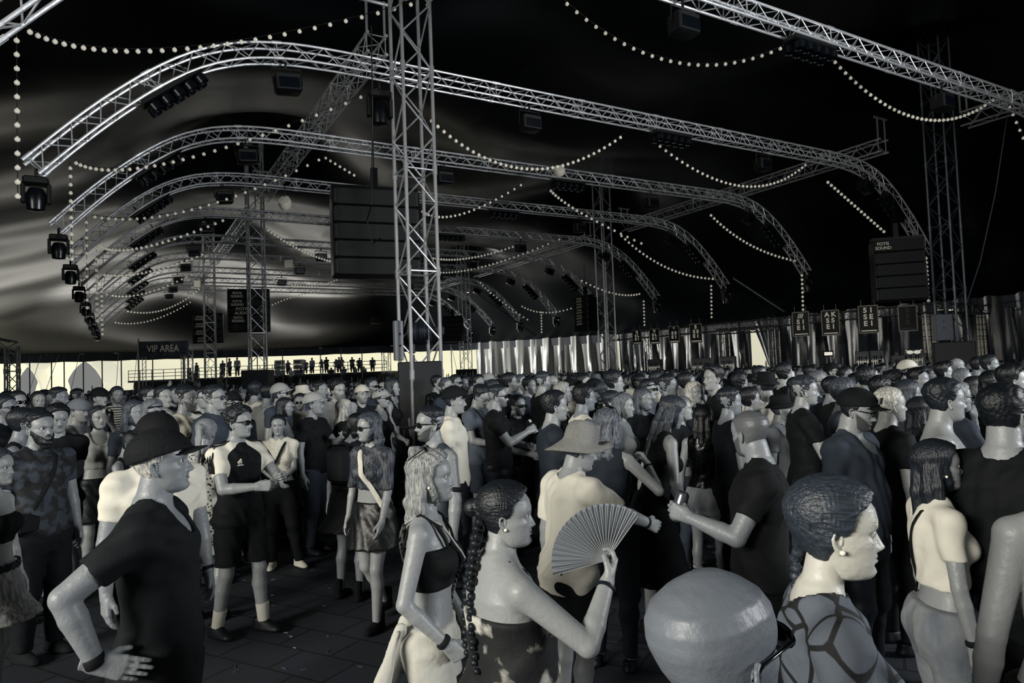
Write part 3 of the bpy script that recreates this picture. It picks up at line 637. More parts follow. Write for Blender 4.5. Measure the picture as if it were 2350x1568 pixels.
def hair_field(style, hi=True):
    h = .021 if hi else .04; lo, hi_ = (-.75, -.62, -1.2 if style in ('long', 'pony', 'wavy', 'braid', 'longside') else -.35), (.62, .62, 1.25)
    if style in ('bun', 'topbun'): lo = (-.85, -.6, -.2); hi_ = (.62, .6, 1.5)
    fl = Field(lo, hi_, h); X, Y, Z = fl.ax[0][:, None, None], fl.ax[1][None, :, None], fl.ax[2][None, None, :]; d = head_d(X, Y, Z)
    phi = np.arctan2(np.abs(Y), X-np.interp(Z, HZ, HC)); zl = hairline(phi); top = np.clip((Z-.62)/.3, 0, 1); r = random.Random(len(style))
    if style == 'under': fl.F = np.broadcast_to(d-(.028*np.clip((Z-zl+.02)/.09, 0, 1)*np.clip((.78-Z)/.05, 0, 1)-.05*(1-np.clip((Z-zl+.02)/.09, 0, 1)*np.clip((.78-Z)/.05, 0, 1))), fl.F.shape).astype(f32).copy(); return fl
    if style in ('short', 'fade', 'quiff', 'crop', 'curly', 'messy'):
        t = {'short': .035+.05*top, 'fade': .006+.075*np.clip((Z-.72)/.15, 0, 1), 'quiff': .02+.07*top+.10*np.clip((X-.05)/.25, 0, 1)*np.clip((Z-.8)/.12, 0, 1), 'crop': .02+.035*top, 'curly': .09+.05*top, 'messy': .05+.07*top}[style]
        amp = {'curly': .03, 'messy': .022, 'quiff': .012}.get(style, .008); fq = {'curly': 30, 'messy': 17}.get(style, 26)
        t = t+amp*np.sin(fq*X+5*np.sin(13*Y))*np.sin(fq*Y+4*np.sin(11*Z)+fq*.5*Z)
        e = np.clip((Z-zl+.02)/.09, 0, 1); d = d-(t*e-(1-e)*.05)
    else:
        part = .03*np.exp(-(Y/.05)**2)*np.clip((X+.1)*3, 0, 1); t = .055+.03*top-part; t = t+.007*np.sin(60*phi+9*Z)
        zl2 = zl+.0
        if style in ('long', 'wavy', 'bob', 'longside'): zl2 = np.where(phi > 1.35, -.1, zl2)
        e = np.clip((Z-zl2+.02)/.08, 0, 1); d = d-(t*e-(1-e)*.05)
    fl.F = np.broadcast_to(d, fl.F.shape).astype(f32).copy()
    def lock(pts, rs, k=.05):
        for (a, b_), (ra, rb) in zip(zip(pts, pts[1:]), zip(rs, rs[1:])): fl.add(('cone', a, b_, ra, rb, k))
    if style in ('long', 'wavy', 'longside'):
        for sy in (1, -1):
            lock([(-.13, sy*.29, .55), (-.17, sy*.33, .15), (-.20, sy*.34, -.35), (-.20, sy*.32, -.85)], [.09, .11, .11, .05])
            lock([(-.25, sy*.22, .5), (-.33, sy*.24, .05), (-.36, sy*.22, -.5), (-.36, sy*.20, -1.05)], [.15, .15, .13, .06])
        lock([(-.40, 0, .5), (-.42, 0, .0), (-.44, 0, -.5), (-.44, 0, -1.1)], [.12, .17, .15, .07])
        if style == 'wavy': fl.warp(lambda X, Y, Z: .03*np.sin(16*Z+4*X)*np.clip(.55-Z, 0, 1)+.012*np.sin(40*Y+20*X+9*Z))
        else: fl.warp(lambda X, Y, Z: .009*np.sin(55*Y+30*X)*np.clip(.8-Z, 0, 1))
    if style == 'bob':
        for sy in (1, -1): lock([(-.08, sy*.30, .6), (-.07, sy*.34, .25), (-.04, sy*.31, .05)], [.10, .12, .07]); lock([(-.28, sy*.2, .5), (-.32, sy*.22, .1), (-.28, sy*.2, -.05)], [.16, .17, .09])
    if style == 'pony': lock([(-.44, 0, .72), (-.62, 0, .66), (-.68, 0, .2), (-.62, 0, -.4), (-.56, 0, -1.0)], [.09, .10, .12, .11, .04])
    if style == 'bun': lock([(-.42, 0, .62), (-.56, 0, .64)], [.12, .15])
    if style == 'topbun': lock([(-.18, 0, 1.0), (-.24, 0, 1.2)], [.10, .15])
    if style == 'braid':
        p = [(-.30, .16, .40), (-.36, .2, .1), (-.34, .26, -.3), (-.26, .30, -.75), (-.2, .3, -1.1)]; n = 16
        for i in range(n):
            t_ = i/n*(len(p)-1); j = int(t_); q = np.array(p[j])+(np.array(p[j+1])-np.array(p[j]))*(t_-j); fl.add(('ell', tuple(q+(0, .025*(-1)**i, 0)), (.07, .075, .055), None, .01))
        lock([(-.3, 0, .5), (-.32, .12, .3)], [.14, .09])
    return fl
_hm = {}
def hair_mesh(style, hi):
    if (style, hi) not in _hm: V, Q = hair_field(style, hi).nets(); _hm[(style, hi)] = (V, Q)
    return _hm[(style, hi)]
def beard_mesh(full=1.):
    key = ('beard', full)
    if key not in _hm:
        fl = Field((-.15, -.45, -.30), (.6, .45, .55), .022); X, Y, Z = fl.ax[0][:, None, None], fl.ax[1][None, :, None], fl.ax[2][None, None, :]
        phi = np.arctan2(np.abs(Y), X-np.interp(Z, HZ, HC)); zm = np.interp(phi, [0, .3, .6, 1.0, 1.35, 1.5, 1.7], [.165, .19, .29, .36, .46, .48, -1])
        e = np.clip((zm-Z)/.05, 0, 1)*np.clip((1.62-phi)/.1, 0, 1); t = .035*full+.03*full*np.clip((.2-Z)/.2, 0, 1)*(phi < .9)+.006*np.sin(50*X+40*Y)*np.sin(44*Z)
        fl.F = np.broadcast_to(head_d(X, Y, Z)-(t*e-(1-e)*.05), fl.F.shape).astype(f32).copy()
        for sy in (1, -1): fl.add(('cone', (.40, sy*.10, .225), (.415, sy*.01, .283), .016, .024, .01))
        if full > 1.2: fl.add(('ell', (.30, 0, -.02), (.14, .15, .14), None, .05))
        _hm[key] = fl.nets()
    return _hm[key]
def cap_mesh(back=False, tilt=.0):
    key = ('cap', back)
    if key not in _hm:
        fl = Field((-1.05, -.5, .4), (1.05, .5, 1.3), .022); X, Y, Z = fl.ax[0][:, None, None], fl.ax[1][None, :, None], fl.ax[2][None, None, :]
        sg = -1 if back else 1; d = head_d(X, Y, Z)-.085; d = np.maximum(d, .60+.20*(X*sg+.1)-Z); bx = X*sg-(.36 if not back else .40)
        zb = .70-.03*np.clip(bx, 0, 1)-1.3*Y*Y; br = np.maximum(np.abs(Z-zb)-.014, (np.sqrt(((bx+.02)/.40)**2+(Y/.27)**2)-1)*.3); br = np.maximum(br, -bx-.12)
        fl.F = smin(np.broadcast_to(d, fl.F.shape), br, .02).astype(f32); _hm[key] = fl.nets()
    return _hm[key]
def hat_part(kind):
    b = MB()
    if kind == 'straw':
        b.lathe([(.80, .50), (.815, .515), (.70, .56), (.58, .62), (.47, .68), (.445, .74), (.44, .86), (.42, 1.0), (.37, 1.12), (.27, 1.20), (.12, 1.235), (.001, 1.24)], (-.03, 0, 0), 64, squash=(1, .9))
        V = b.v[0]; rr = np.hypot(V[:, 0]+.03, V[:, 1]); an = np.arctan2(V[:, 1], V[:, 0]); V[:, 2] += np.clip(rr-.45, 0, 1)*(.75*np.cos(an)+.25*np.sin(2*an+1)); V[:, :2] *= (1+np.clip(rr-.6, 0, 1)*.35*np.sin(an*23+3*np.sin(an*7)))[:, None]
    if kind == 'bucket': b.lathe([(.62, .56), (.63, .57), (.48, .72), (.42, .76), (.40, 1.0), (.33, 1.08), (.001, 1.10)], (-.03, 0, 0), 28, squash=(1, .88))
    if kind == 'fedora': b.lathe([(.66, .68), (.67, .70), (.45, .71), (.42, .74), (.38, 1.10), (.30, 1.14), (.001, 1.08)], (-.03, 0, 0), 28, squash=(1, .86))
    return b
def glasses_part(dark=True, round_=False):
    b = MB()
    for sy in (1, -1):
        b.lathe([(.001, -.010), (.095, -.010), (.113, 0), (.095, .010), (.001, .010)], (.43, sy*.14, .49), 16, Matrix(((0, 0, 1), (1.05 if not round_ else .9, 0, 0), (0, .78 if not round_ else .9, 0))))
        b.path([(.42, sy*.21, .53), (.34, sy*.31, .53), (.0, sy*.345, .52), (-.10, sy*.34, .46)], [.012, .014, .012, .01], 6)
    b.path([(.44, .08, .53), (.46, 0, .535), (.44, -.08, .53)], .014, 6); return b
# ------------------------------------------------------------------ people: materials
def skin(t):
    t = int(t*.87)
    k = 'skin_%d' % t
    if k in _M: return _M[k]
    m = mat(k, t, .46, bump=.15, bscale=45, spec=.5); n = m.node_tree.nodes; l = m.node_tree.links; p = n['Principled BSDF']
    a = n.new('ShaderNodeAttribute'); a.attribute_name = 'tint'; mx = n.new('ShaderNodeMixRGB'); mx.inputs[0].default_value = 1; mx.blend_type = 'MULTIPLY'; mx.inputs[2].default_value = tone(t)
    l.new(a.outputs['Fac'], mx.inputs[1]); l.new(mx.outputs[0], p.inputs['Base Color'])
    p.inputs['Subsurface Weight'].default_value = .0; return m
EYEW = mat('eye_white', 170, .2); EYED = mat('eye_iris', 14, .12)
def cloth(t, rough=.82): return mat('cloth_%d' % t, t, rough, bump=.25, bscale=16, spec=.25)
def hairm(t, back=False):
    k = 'hair_%d%s' % (t, 'b' if back else '')
    if k in _M: return _M[k]
    st = (.6, 4, 3) if back else (3.5, 3.5, .45)
    return mottle(mat(k, t, .45, bump=.4 if not back else .3, bscale=9, spec=.45, stretch=st), int(t*(.6 if not back else .75)), int(t*(1.35 if not back else 1.2)+6), 9, .3, .7, 'noise', st)
def pattern(name):
    if name in _M: return _M[name]
    t = {'leopard': (180, .8), 'floral': (20, .8), 'zigzag': (120, .8), 'camo': (30, .8), 'knit': (190, .9), 'pleat': (150, .8), 'ribmesh': (30, .6), 'bands': (90, .8), 'sequin': (14, .25), 'denim': (120, .85), 'denimlight': (185, .85), 'graphic': (205, .8), 'stripes': (150, .8), 'mesh': (14, .6), 'leather': (9, .45), 'bandana': (150, .8), 'printtee': (200, .8), 'tattoo': (60, .8)}[name]
    m = mat(name, t[0], t[1], bump=.2, bscale=30)
    if name == 'leopard': mottle(m, 14, 165, 42, .34, .42, 'voronoi')
    if name == 'floral': mottle(m, 12, 180, 10, .54, .66, 'noise', detail=8)
    if name == 'zigzag': mottle(m, 50, 190, 5.5, .42, .58, 'wave', (1, 1, 3.2), 2.2)
    if name == 'camo': mottle(m, 12, 52, 15, .45, .55, 'noise', detail=1)
    if name == 'knit': mottle(m, 120, 205, 60, .1, .3, 'voronoi')
    if name == 'ribmesh': mottle(m, 8, 78, 14, .42, .62, 'noise', (7, 7, .6), 2)
    if name == 'bands': mottle(m, 8, 92, 8, .04, .055, 'edge')
    if name == 'sequin': m.node_tree.nodes['Principled BSDF'].inputs['Metallic'].default_value = .6; mottle(m, 6, 120, 120, .70, .78, 'noise', detail=2)
    if name == 'denim': mottle(m, 95, 140, 9, .3, .7, 'noise', (1, 1, .4), 6)
    if name == 'denimlight': mottle(m, 165, 200, 9, .3, .7, 'noise', (1, 1, .4), 6)
    if name == 'pleat': mottle(m, 110, 170, 30, .35, .65, 'noise', (2.2, 2.2, .1), 1)
    if name == 'stripes': mottle(m, 40, 190, 9, .45, .55, 'wave', (1, 1, 1), .2)
    if name == 'mesh': mottle(m, 8, 60, 90, .2, .3, 'voronoi')
    if name == 'bandana': mottle(m, 40, 200, 26, .45, .55, 'noise')
    if name == 'printtee': mottle(m, 60, 205, 9, .36, .40, 'noise', detail=5)
    return m
def cm(c): return pattern(c) if isinstance(c, str) else c if not isinstance(c, (int, float)) else cloth(int(c))
# ------------------------------------------------------------------ people: clothes
def loft_extra(B, zs, ws, as_, k=.03, cx=0):
    kk = B.k; o = B.pel; z = (np.array(zs)-.93)*kk; w = np.array(ws)*kk*B.b; a = np.array(as_)*kk*B.b
    lo = o+np.array([-max(a)-.05, -max(w)-.03, z[0]-.03]); hi = o+np.array([max(a)+.05, max(w)+.03, z[-1]+.03])
    return ('loft', o, np.eye(3), z, w, a, a, np.zeros(len(z))+cx, lo, hi, k)
def top_field(B, kind, h=None):
    T, Sx, U = ['torso'], ['shL', 'shR'], ['uaL', 'uaR']; low = .86
    crew = B.hole((-.03, 0, 1.50), .074, (.02, 0, 1.64)); vee = B.hole((.10, 0, 1.40), .045, (.0, 0, 1.60))
    if kind in ('tee', 'polo', 'vtee', 'loosetee', 'croptee'):
        c = [B.below({'loosetee': .80, 'croptee': 1.08}.get(kind, low)), B.sleeve('L', .62 if kind != 'loosetee' else .8), B.sleeve('R', .62 if kind != 'loosetee' else .8), crew]
        if kind in ('polo', 'vtee'): c.append(vee)
        return B.garment(T+Sx+U, .013, c, loose=.93 if not B.fem else .9, arm_off=.012 if kind != 'loosetee' else .024, wr=.006, h=h)
    if kind in ('long', 'croplong', 'jacket'):
        return B.garment(T+Sx+U+['faL', 'faR'], .012 if kind != 'jacket' else .024, [B.below({'croplong': 1.13}.get(kind, low)), B.sleeve('L', .93, 'fa'), B.sleeve('R', .93, 'fa'), crew], loose=.9 if kind != 'croplong' else 0, wr=.006, h=h)
    sx = .155 if B.fem else .185
    arm = [B.hole((-.01, s*(sx+.02), 1.40), .062 if not B.fem else .066, (-.01, s*(sx+.05), 1.52)) for s in (1, -1)]
    if kind in ('tank', 'croptank', 'dress', 'tankloose'):
        scoop = B.hole((.09, 0, 1.44), .080 if kind != 'dress' else .095, (-.04, 0, 1.54))
        c = arm+[scoop, B.below({'croptank': 1.12, 'dress': .70}.get(kind, low))]
        ex = [loft_extra(B, [.66, .8, .95, 1.05], [.25, .22, .19, .15], [.19, .16, .13, .10])] if kind == 'dress' else []
        return B.garment(T+Sx, .011, c, loose=.9 if kind in ('tankloose',) else 0, wr=.004, h=h, extra=ex)
    if kind == 'vest': return B.garment(T, .0165, [B.below(low-.01), crew]+[B.hole((-.01, s*(sx+.0), 1.43), .075, (-.01, s*(sx+.05), 1.60)) for s in (1, -1)], loose=.96, wr=.006, h=h)
    if kind in ('bra', 'strap'):
        return B.garment(T, .010, [B.below(1.15 if kind == 'bra' else .90), B.above(1.335)], wr=.002, h=h)
    if kind == 'backless':
        return B.garment(T, .012, [B.below(.70), B.above(1.30)], wr=.004, h=h, extra=[loft_extra(B, [.66, .8, .95, 1.05], [.26, .24, .20, .16], [.20, .18, .15, .11])])
def bottom_field(B, kind, h=None):
    zc = lambda z: (lambda X, Y, Z: z*B.k-Z+0*X+0*Y)
    L = ['thL', 'thR']; C = ['caL', 'caR']
    if kind in ('trousers', 'jeans', 'leggings', 'wide'):
        ex = [('cone', tuple(getattr(B, 'leg'+n)[0]-(.0, 0, .03)), tuple(getattr(B, 'leg'+n)[1]), {'wide': .112, 'trousers': .10}.get(kind, .098)*B.k*B.bl, {'wide': .088, 'trousers': .068}.get(kind, .062)*B.k*B.bl, .06) for n in 'LR']+[loft_extra(B, [.76, .84, .92, 1.0], [.15, .178, .186, .165], [.11, .13, .128, .11], .05)] if kind != 'leggings' else []
        if kind == 'wide': ex += [('cone', tuple(getattr(B, 'leg'+n)[1]), tuple(np.array(getattr(B, 'leg'+n)[2])-(0, 0, .05)), .085*B.k, .125*B.k, .03) for n in 'LR']
        return B.garment(['torso']+L+C, {'trousers': .014, 'jeans': .011, 'leggings': .006, 'wide': .013}[kind], [B.above(1.0), zc(.085 if kind != 'wide' else .03)], leg_off={'trousers': .022, 'jeans': .013, 'leggings': .007, 'wide': .025}[kind], wr=.0035 if kind != 'leggings' else .001, h=h, extra=ex)
    if kind in ('shorts', 'hotpants', 'longshorts'):
        z = {'shorts': .56, 'hotpants': .72, 'longshorts': .48}[kind]; ex = []
        for n in 'LR':
            hp, kn = getattr(B, 'leg'+n)[:2]; ex.append(('cone', tuple(hp+(kn-hp)*.15), tuple(kn+(hp-kn)*.02), (.10 if kind != 'hotpants' else .098)*B.k*B.bl, (.088 if kind != 'hotpants' else .108)*B.k*B.bl, .02))
        return B.garment(['torso']+L, .014, [B.above(1.0), zc(z)], leg_off=.02, wr=.006, h=h, extra=ex)
    z, fl_ = {'mini': (.66, .25), 'skirt': (.60, .245), 'midi': (.42, .30), 'flare': (.66, .31), 'dress': (.60, .28)}[kind]
    ex = [loft_extra(B, [z, .80, .93, 1.03], [fl_, .22, .192, .145], [fl_*.85, .165, .135, .10])]
    return B.garment(['torso']+L, .008, [B.above(1.03), zc(z)], wr=.005, h=h, extra=ex)
def to_obj(name, fl, m, root): return field_mesh(name, fl, m, root)
def head_child(name, VQ, m, root, B, mb=None):
    if mb is not None: me = mb.mesh(name)
    else: me = qmesh(name, [(VQ[0], VQ[1], 0, None)])
    me.materials.append(m); o = bpy.data.objects.new(name, me); COL.objects.link(o); o.parent = root; o.matrix_local = B.Hmat; return o
def ring(B, root, name, nm, frac, r, w, m):
    a, b_ = Vector(B.E[nm].tolist()), Vector(B.Wr[nm].tolist()); d = (b_-a).normalized(); c = a.lerp(b_, frac); q = d.to_track_quat('Z', 'Y').to_matrix()
    b = MB(); b.lathe([(r, -w), (r+.004, -w*.6), (r+.004, w*.6), (r, w)], c, 14, q); return b.build(name, m, root)
def strap(B, root, name, m, s=1, r=.016, z0=1.47, z1=1.0, off=.022):
    for sd in (1, -1):
        pts = []
        for i in range(15):
            t = i/14; y = s*(.085-(.085+.15)*t); z = z0+(z1-z0)*t; zz = (z-.93); w = np.interp(zz, B.Tz/B.k, B.Tw/B.k)+off; a = np.interp(zz, B.Tz/B.k, B.Ta/B.k)+off; c = np.interp(zz, B.Tz/B.k, B.Tc/B.k)
            if i == 0: x = 0
            else: x = a*math.sqrt(max(.03, 1-(y/w)**2))
            if B.fem and sd > 0: x += .035*math.exp(-((z-1.265)/.06)**2)
            pts.append(B.t((c+sd*x, y, z+(.012 if i == 0 else 0))))
        b = MB(); b.path(pts, r*B.k, 6, squash=.35); b.build(name, m, root)
def bag(B, root, m, s=-1, z=.98, sz=(.09, .2, .15)):
    b = MB(); p = B.t((.10, s*.15, z)); b.box(p, sz, bev=.03); b.build('shoulder_bag', m, root)
def root_mat(root): return Matrix.Translation(root.location)@Matrix.Rotation(root.rotation_euler[2], 4, 'Z')
def hand_w(B, root, nm):
    M_, o_, kind, mir = B.Hm[nm]; m = Matrix(M_.tolist()).to_4x4(); m.translation = Vector(o_.tolist()); return root_mat(root)@m
def held(B, root, nm, what, label, m=None):
    M = hand_w(B, root, nm)
    if what == 'cup':
        b = MB(); b.lathe([(.026, -.055), (.028, -.055), (.038, .065), (.036, .065), (.027, -.04)], (0, 0, 0), 16); o = b.build('drinking_cup', m or mat('translucent_cup', 150, .2)); R = Matrix(((0, 0, 1), (1, 0, 0), (0, 1, 0))).to_4x4(); cat = 'cup'
        R = Matrix.Rotation(-math.pi/2, 4, 'X'); o.matrix_world = M@Matrix.Translation((.075, 0, -.040))@R
    elif what == 'can':
        b = MB(); b.lathe([(.024, -.075), (.032, -.068), (.032, .062), (.025, .075), (.022, .073)], (0, 0, 0), 18); o = b.build('drink_can', m or mat('drink_can_metal', 120, .25, .8)); cat = 'can'
        o.matrix_world = M@Matrix.Translation((.075, .02, -.043))@Matrix.Rotation(-math.pi/2, 4, 'X')
    elif what == 'phone':
        b = MB(); b.box((0, 0, 0), (.074, .155, .010), bev=.006); o = b.build('mobile_phone', mat('phone_case', 24, .3)); cat = 'phone'
        c = MB(); c.box((.018, .055, .006), (.026, .03, .004), bev=.002); c.build('camera_bump', mat('pale_phone_trim', 180, .3), o)
        o.matrix_world = M@Matrix.Translation((.085, .03, -.032))@Matrix.Rotation(math.radians(0), 4, 'Z')
    tag(o, label, cat); return o
def place(x, y, d, hd):
    """ground point and body height from the head top's pixel"""
    p = at(x, y, d); return Vector((p.x, p.y, 0)), p.z
_cnt = 0
def person(label, x, y, d, face=0, sex='m', hair='short', ht_tone=30, skin_t=160, top=('tee', 30), bot=('trousers', 30), shoe=(40, 'sneaker'), acc=(), head=(0, 0, 0), L='down', R='down', lean=0, side=0, twist=0, bulk=1., feet=None, hatpad=.03, hi=None, hk=1., headkw=None, legs=True, group=None, htm=None, arms=True, socks=None):
    global _cnt; _cnt += 1
    pos, hgt = place(x, y, d, 0); near = d < 3.6; h = .0075 if d < 2.5 else .009 if d < 4 else .011 if d < 6 else .016
    ht = htm or min(2.02, max(1.5, hgt-hatpad)); hd = tuple(math.radians(q) for q in head)
    B = Body(sex, ht, bulk, math.radians(lean), math.radians(side), math.radians(twist), hd, L, R, feet, h, .0045 if d < 6 else .008, hk)
    # keep the head where the photo shows it even when the trunk leans
    rz = math.radians(face); hx, hy = B.Ho[0]+0, B.Ho[1]+0; pos = pos-Vector((hx*math.cos(rz)-hy*math.sin(rz), hx*math.sin(rz)+hy*math.cos(rz), 0))
    root = thing('person', label, 'person', pos, rz, group); HI = d < 7.5
    kw = dict(jaw=.9 if sex == 'f' else 1.0, nose=.85 if sex == 'f' else 1.0, brow=.45 if sex == 'f' else .32); kw.update(headkw or {})
    if hair == 'buzz': kw['buzz'] = .55
    me = B.skin(kw, HI, legs, arms=arms); [me.materials.append(q) for q in (skin(skin_t), EYEW, EYED)]
    o = bpy.data.objects.new('body', me); COL.objects.link(o); o.parent = root
    if any((q if isinstance(q, str) else q[0]) in ('cap', 'backcap', 'straw', 'bucket', 'fedora') for q in acc) and sex == 'm': hair = 'under'
    if hair and hair not in ('bald', 'buzz'): head_child('hair', hair_mesh(hair, HI), hairm(ht_tone, hair in ('bun', 'topbun', 'pony', 'braid', 'quiff', 'short')), root, B)
    if top: 
        tk = [top] if isinstance(top[0], str) else top
        for kd, c in tk: to_obj({'jacket': 'jacket', 'dress': 'dress', 'backless': 'dress', 'tank': 'tank_top', 'tankloose': 'tank_top', 'croptank': 'crop_top', 'bra': 'crop_top', 'croplong': 'crop_top'}.get(kd, 'shirt'), top_field(B, kd), cm(c), root)
    if bot and legs: to_obj({'mini': 'skirt', 'skirt': 'skirt', 'midi': 'skirt', 'flare': 'skirt', 'dress': 'skirt', 'shorts': 'shorts', 'hotpants': 'shorts', 'longshorts': 'shorts'}.get(bot[0], 'trousers'), bottom_field(B, bot[0]), cm(bot[1]), root)
    if shoe and legs:
        sv, sq = shoe_part(shoe[1])
        for nm in 'LR':
            hp, kn, an, yaw = getattr(B, 'leg'+nm); me = qmesh('shoe', [(sv*B.k*(1.05 if sex == 'm' else .93), sq, 0, None)]); me.materials.append(cloth(shoe[0], .5)); so = bpy.data.objects.new('shoe', me); COL.objects.link(so); so.parent = root
            so.location = (an[0]+.03*B.k*0, an[1], max(0, an[2]-.085*B.k)); so.rotation_euler = (0, 0, yaw)
            if socks: b = MB(); a = Vector(an.tolist()); kk = Vector(kn.tolist()); u = (kk-a); b.path([a, a+u*.15, a+u*socks[1]], [.045*B.k, .047*B.k, .052*B.k], 12); b.build('sock', cm(socks[0]), root)
    for a in acc:
        k_ = a if isinstance(a, str) else a[0]; v = None if isinstance(a, str) else a[1]
        if k_ == 'sunglasses': head_child('sunglasses', None, mat('sunglass_black', 8, .12), root, B, glasses_part())
        elif k_ == 'glasses_up': g = head_child('sunglasses', None, mat('sunglass_black', 8, .12), root, B, glasses_part()); g.matrix_local = B.Hmat@Matrix.Translation((-.16, 0, .42))@Matrix.Rotation(-.55, 4, 'Y')
        elif k_ == 'glasses': head_child('glasses', None, mat('glasses_lens_grey', 90, .1), root, B, glasses_part(False, True))
        elif k_ == 'cap': head_child('cap', cap_mesh(), cloth(v or 14), root, B)
        elif k_ == 'backcap': head_child('cap', cap_mesh(True), cloth(v or 14), root, B)
        elif k_ in ('straw', 'bucket', 'fedora'): head_child('hat', None, v or cloth(170), root, B, hat_part(k_))
        elif k_ == 'beard': head_child('beard', beard_mesh(v or 1.), hairm(max(10, ht_tone-6)), root, B)
        elif k_ == 'watch': ring(B, root, 'wristwatch', v or 'R', .93, .030*B.k*B.bl, .012, cloth(16, .3))
        elif k_ == 'bracelet': ring(B, root, 'bracelet', v or 'R', .90, .029*B.k*B.bl, .006, cloth(30, .4))
        elif k_ == 'strap': strap(B, root, 'bag_strap', cloth(12), v or 1)
        elif k_ == 'strapwhite': strap(B, root, 'bag_strap', cloth(205), v or 1, r=.02)
        elif k_ == 'bag': bag(B, root, cloth(14), v or -1)
        elif k_ == 'backpack': b = MB(); b.box(B.t((-.17, 0, 1.25)), (.14, .26, .36), bev=.05); b.build('backpack', cloth(16), root)
        elif k_ == 'earring': 
            b = MB(); [b.ball((-.0, s*.355, .335), .028, 10, 6) for s in (1, -1)]; head_child('earring', None, mat('pearl_earring', 235, .2), root, B, b)
        elif k_ == 'straps':
            for s in (1, -1):
                b = MB(); zz = v or 1.33
                pts = [B.t((.105 if B.fem else .11, s*.075, zz-.01)), B.t((.085, s*.09, 1.38)), B.t((.045, s*.098, 1.445)), B.t((-.015, s*.10, 1.485)), B.t((-.07, s*.095, 1.43)), B.t((-.105, s*.085, zz-.02))]; b.path(pts, .0065*B.k*B.b, 6); b.build('shoulder_strap', cloth(10), root)
    return root, B
# ------------------------------------------------------------------ the people in front, one by one
WK = {'L': (.22, .14, 0, .1), 'R': (-.18, -.13, .03, -.1)}
r, B = person('older man in black cap and dark polo, hand on hip, in front at the left', 375, 966, 2.75, 14, 'm', 'short', 150, 150, ('polo', 16), ('trousers', 10), (16, 'low'), ['cap', ('watch', 'R')], R=((-.13, .27, 1.0), (-1, .35, .05), 'open', (0, -1, -.3), 1, (1.1, 0, .5)), bulk=1.12, hatpad=.05, head=(0, -4, 0), headkw=dict(face=1.04, jaw=1.05))
ring(B, r, 'bracelet', 'R', .96, .034, .018, cloth(8))
person('man in white T-shirt and backward black cap, behind the older man in the cap', 362, 933, 3.8, -38, 'm', 'short', 40, 150, ('tee', 205), ('trousers', 12), (20, 'low'), [('backcap', 10), ('watch', 'L')], hatpad=.05, head=(10, 0, 0), bulk=1.05)
r, B = person('young man in black and white football jersey, black shorts and white socks', 548, 928, 5.5, -28, 'm', 'messy', 22, 158, [('tee', 212), ('vest', 12)], ('shorts', 10), (18, 'sneaker'), ['sunglasses'], head=(16, 0, 0), R=((.33, .10, 1.17), (-.7, .7, -.5), 'fist'), L=((.38, .10, 1.22), (-.4, .7, -.6), 'fist'), socks=(190, .33), feet={'L': (.12, .12, 0, .1), 'R': (-.1, -.13, 0, -.1)})
for nm, sg in (('L', 1), ('R', -1)):
    for i in (-1, 0, 1):
        S_, E_ = B.S[nm], B.E[nm]; n0 = B.t((.02*i-.01, sg*.085, 1.49)); d = nv(E_-S_); o = B.Rt@np.array([0, 0, 1.]); o = nv(o-d*(o@d)); o2 = B.Rt@np.array([1., 0, 0]); outw = B.Rt@np.array([0, sg, 0.]); q = nv(outw*.9+o*.4)
        pts = [n0+(0, 0, .012), B.t((.022*i-.01, sg*.14, 1.478)), S_+o2*.024*i+nv(outw*.5+np.array([0, 0, 1]))*.077, S_+d*.06+o2*.022*i+nv(outw+np.array([0, 0, .3]))*.077, S_+d*.15+o2*.02*i+outw*.070]
        b = MB(); b.path(pts, .006, 6); b.build('shoulder_stripe', cloth(10), r)
lg = MB(); c = B.t((.130, -.085, 1.335)); f_ = B.Rt@np.array([0, 1, 0.]); u_ = B.Rt@np.array([0, 0, 1.]); x_ = B.Rt@np.array([1., 0, 0])
for i, hgt in enumerate((.014, .024, .034)):
    p = c+f_*(.012*(i-1)); V = [p-f_*.007, p+f_*.002, p+f_*.002+u_*hgt-f_*.006, p-f_*.007+u_*hgt-f_*.006]; V = V+[q+x_*.008 for q in V]
    lg.add(V, [(3, 2, 1, 0), (4, 5, 6, 7), (0, 1, 5, 4), (1, 2, 6, 5), (2, 3, 7, 6), (3, 0, 4, 7)])
lg.build('jersey_logo', cloth(220), r, flat=True)
text_mesh('adidas', .02, cloth(220), 'lettering', r, B.t((.136, -.085, 1.322)), (math.radians(90), 0, math.radians(78)), ext=.003)
person('short dark-haired woman in white knit top with black strap, looking at the camera', 638, 948, 7.4, -72, 'f', 'bun', 20, 158, ('croptee', 'knit'), ('trousers', 12), (210, 'sneaker'), ['strap'], L='clasp', R='clasp', head=(-6, 0, 0), feet={'L': (.1, .2, 0, .5), 'R': (0, -.1, 0, -.2)})
r, B = person('man in zigzag patterned shirt and sunglasses holding a dark can with both hands', 688, 901, 10.2, -82, 'm', 'short', 26, 158, ('loosetee', 'zigzag'), ('shorts', 16), (150, 'sneaker'), ['sunglasses'], L=((.28, .05, 1.13), (-.2, .8, -.6), 'grip'), R=((.28, .08, 1.1), (-.2, .8, -.6), 'grip'), headkw=dict(stubble=.5))
held(B, r, 'R', 'can', 'dark can held by the man in the zigzag shirt', cloth(14, .3))
person('blonde woman with long straight hair turned away, behind the woman in sunglasses', 790, 912, 8.4, 25, 'f', 'long', 165, 160, ('croptee', 14), ('leggings', 14), (20, 'boot'), L='bent')
person('woman in black skirt with backpack seen from behind, beside the railing', 812, 940, 6.4, 65, 'f', 'bob', 10, 150, ('tank', 24), ('flare', 10), (12, 'boot'), ['backpack'], R=((.15, .30, 1.12), (-.7, .6, -.3), 'relax'), lean=10, head=(0, 12, 0))
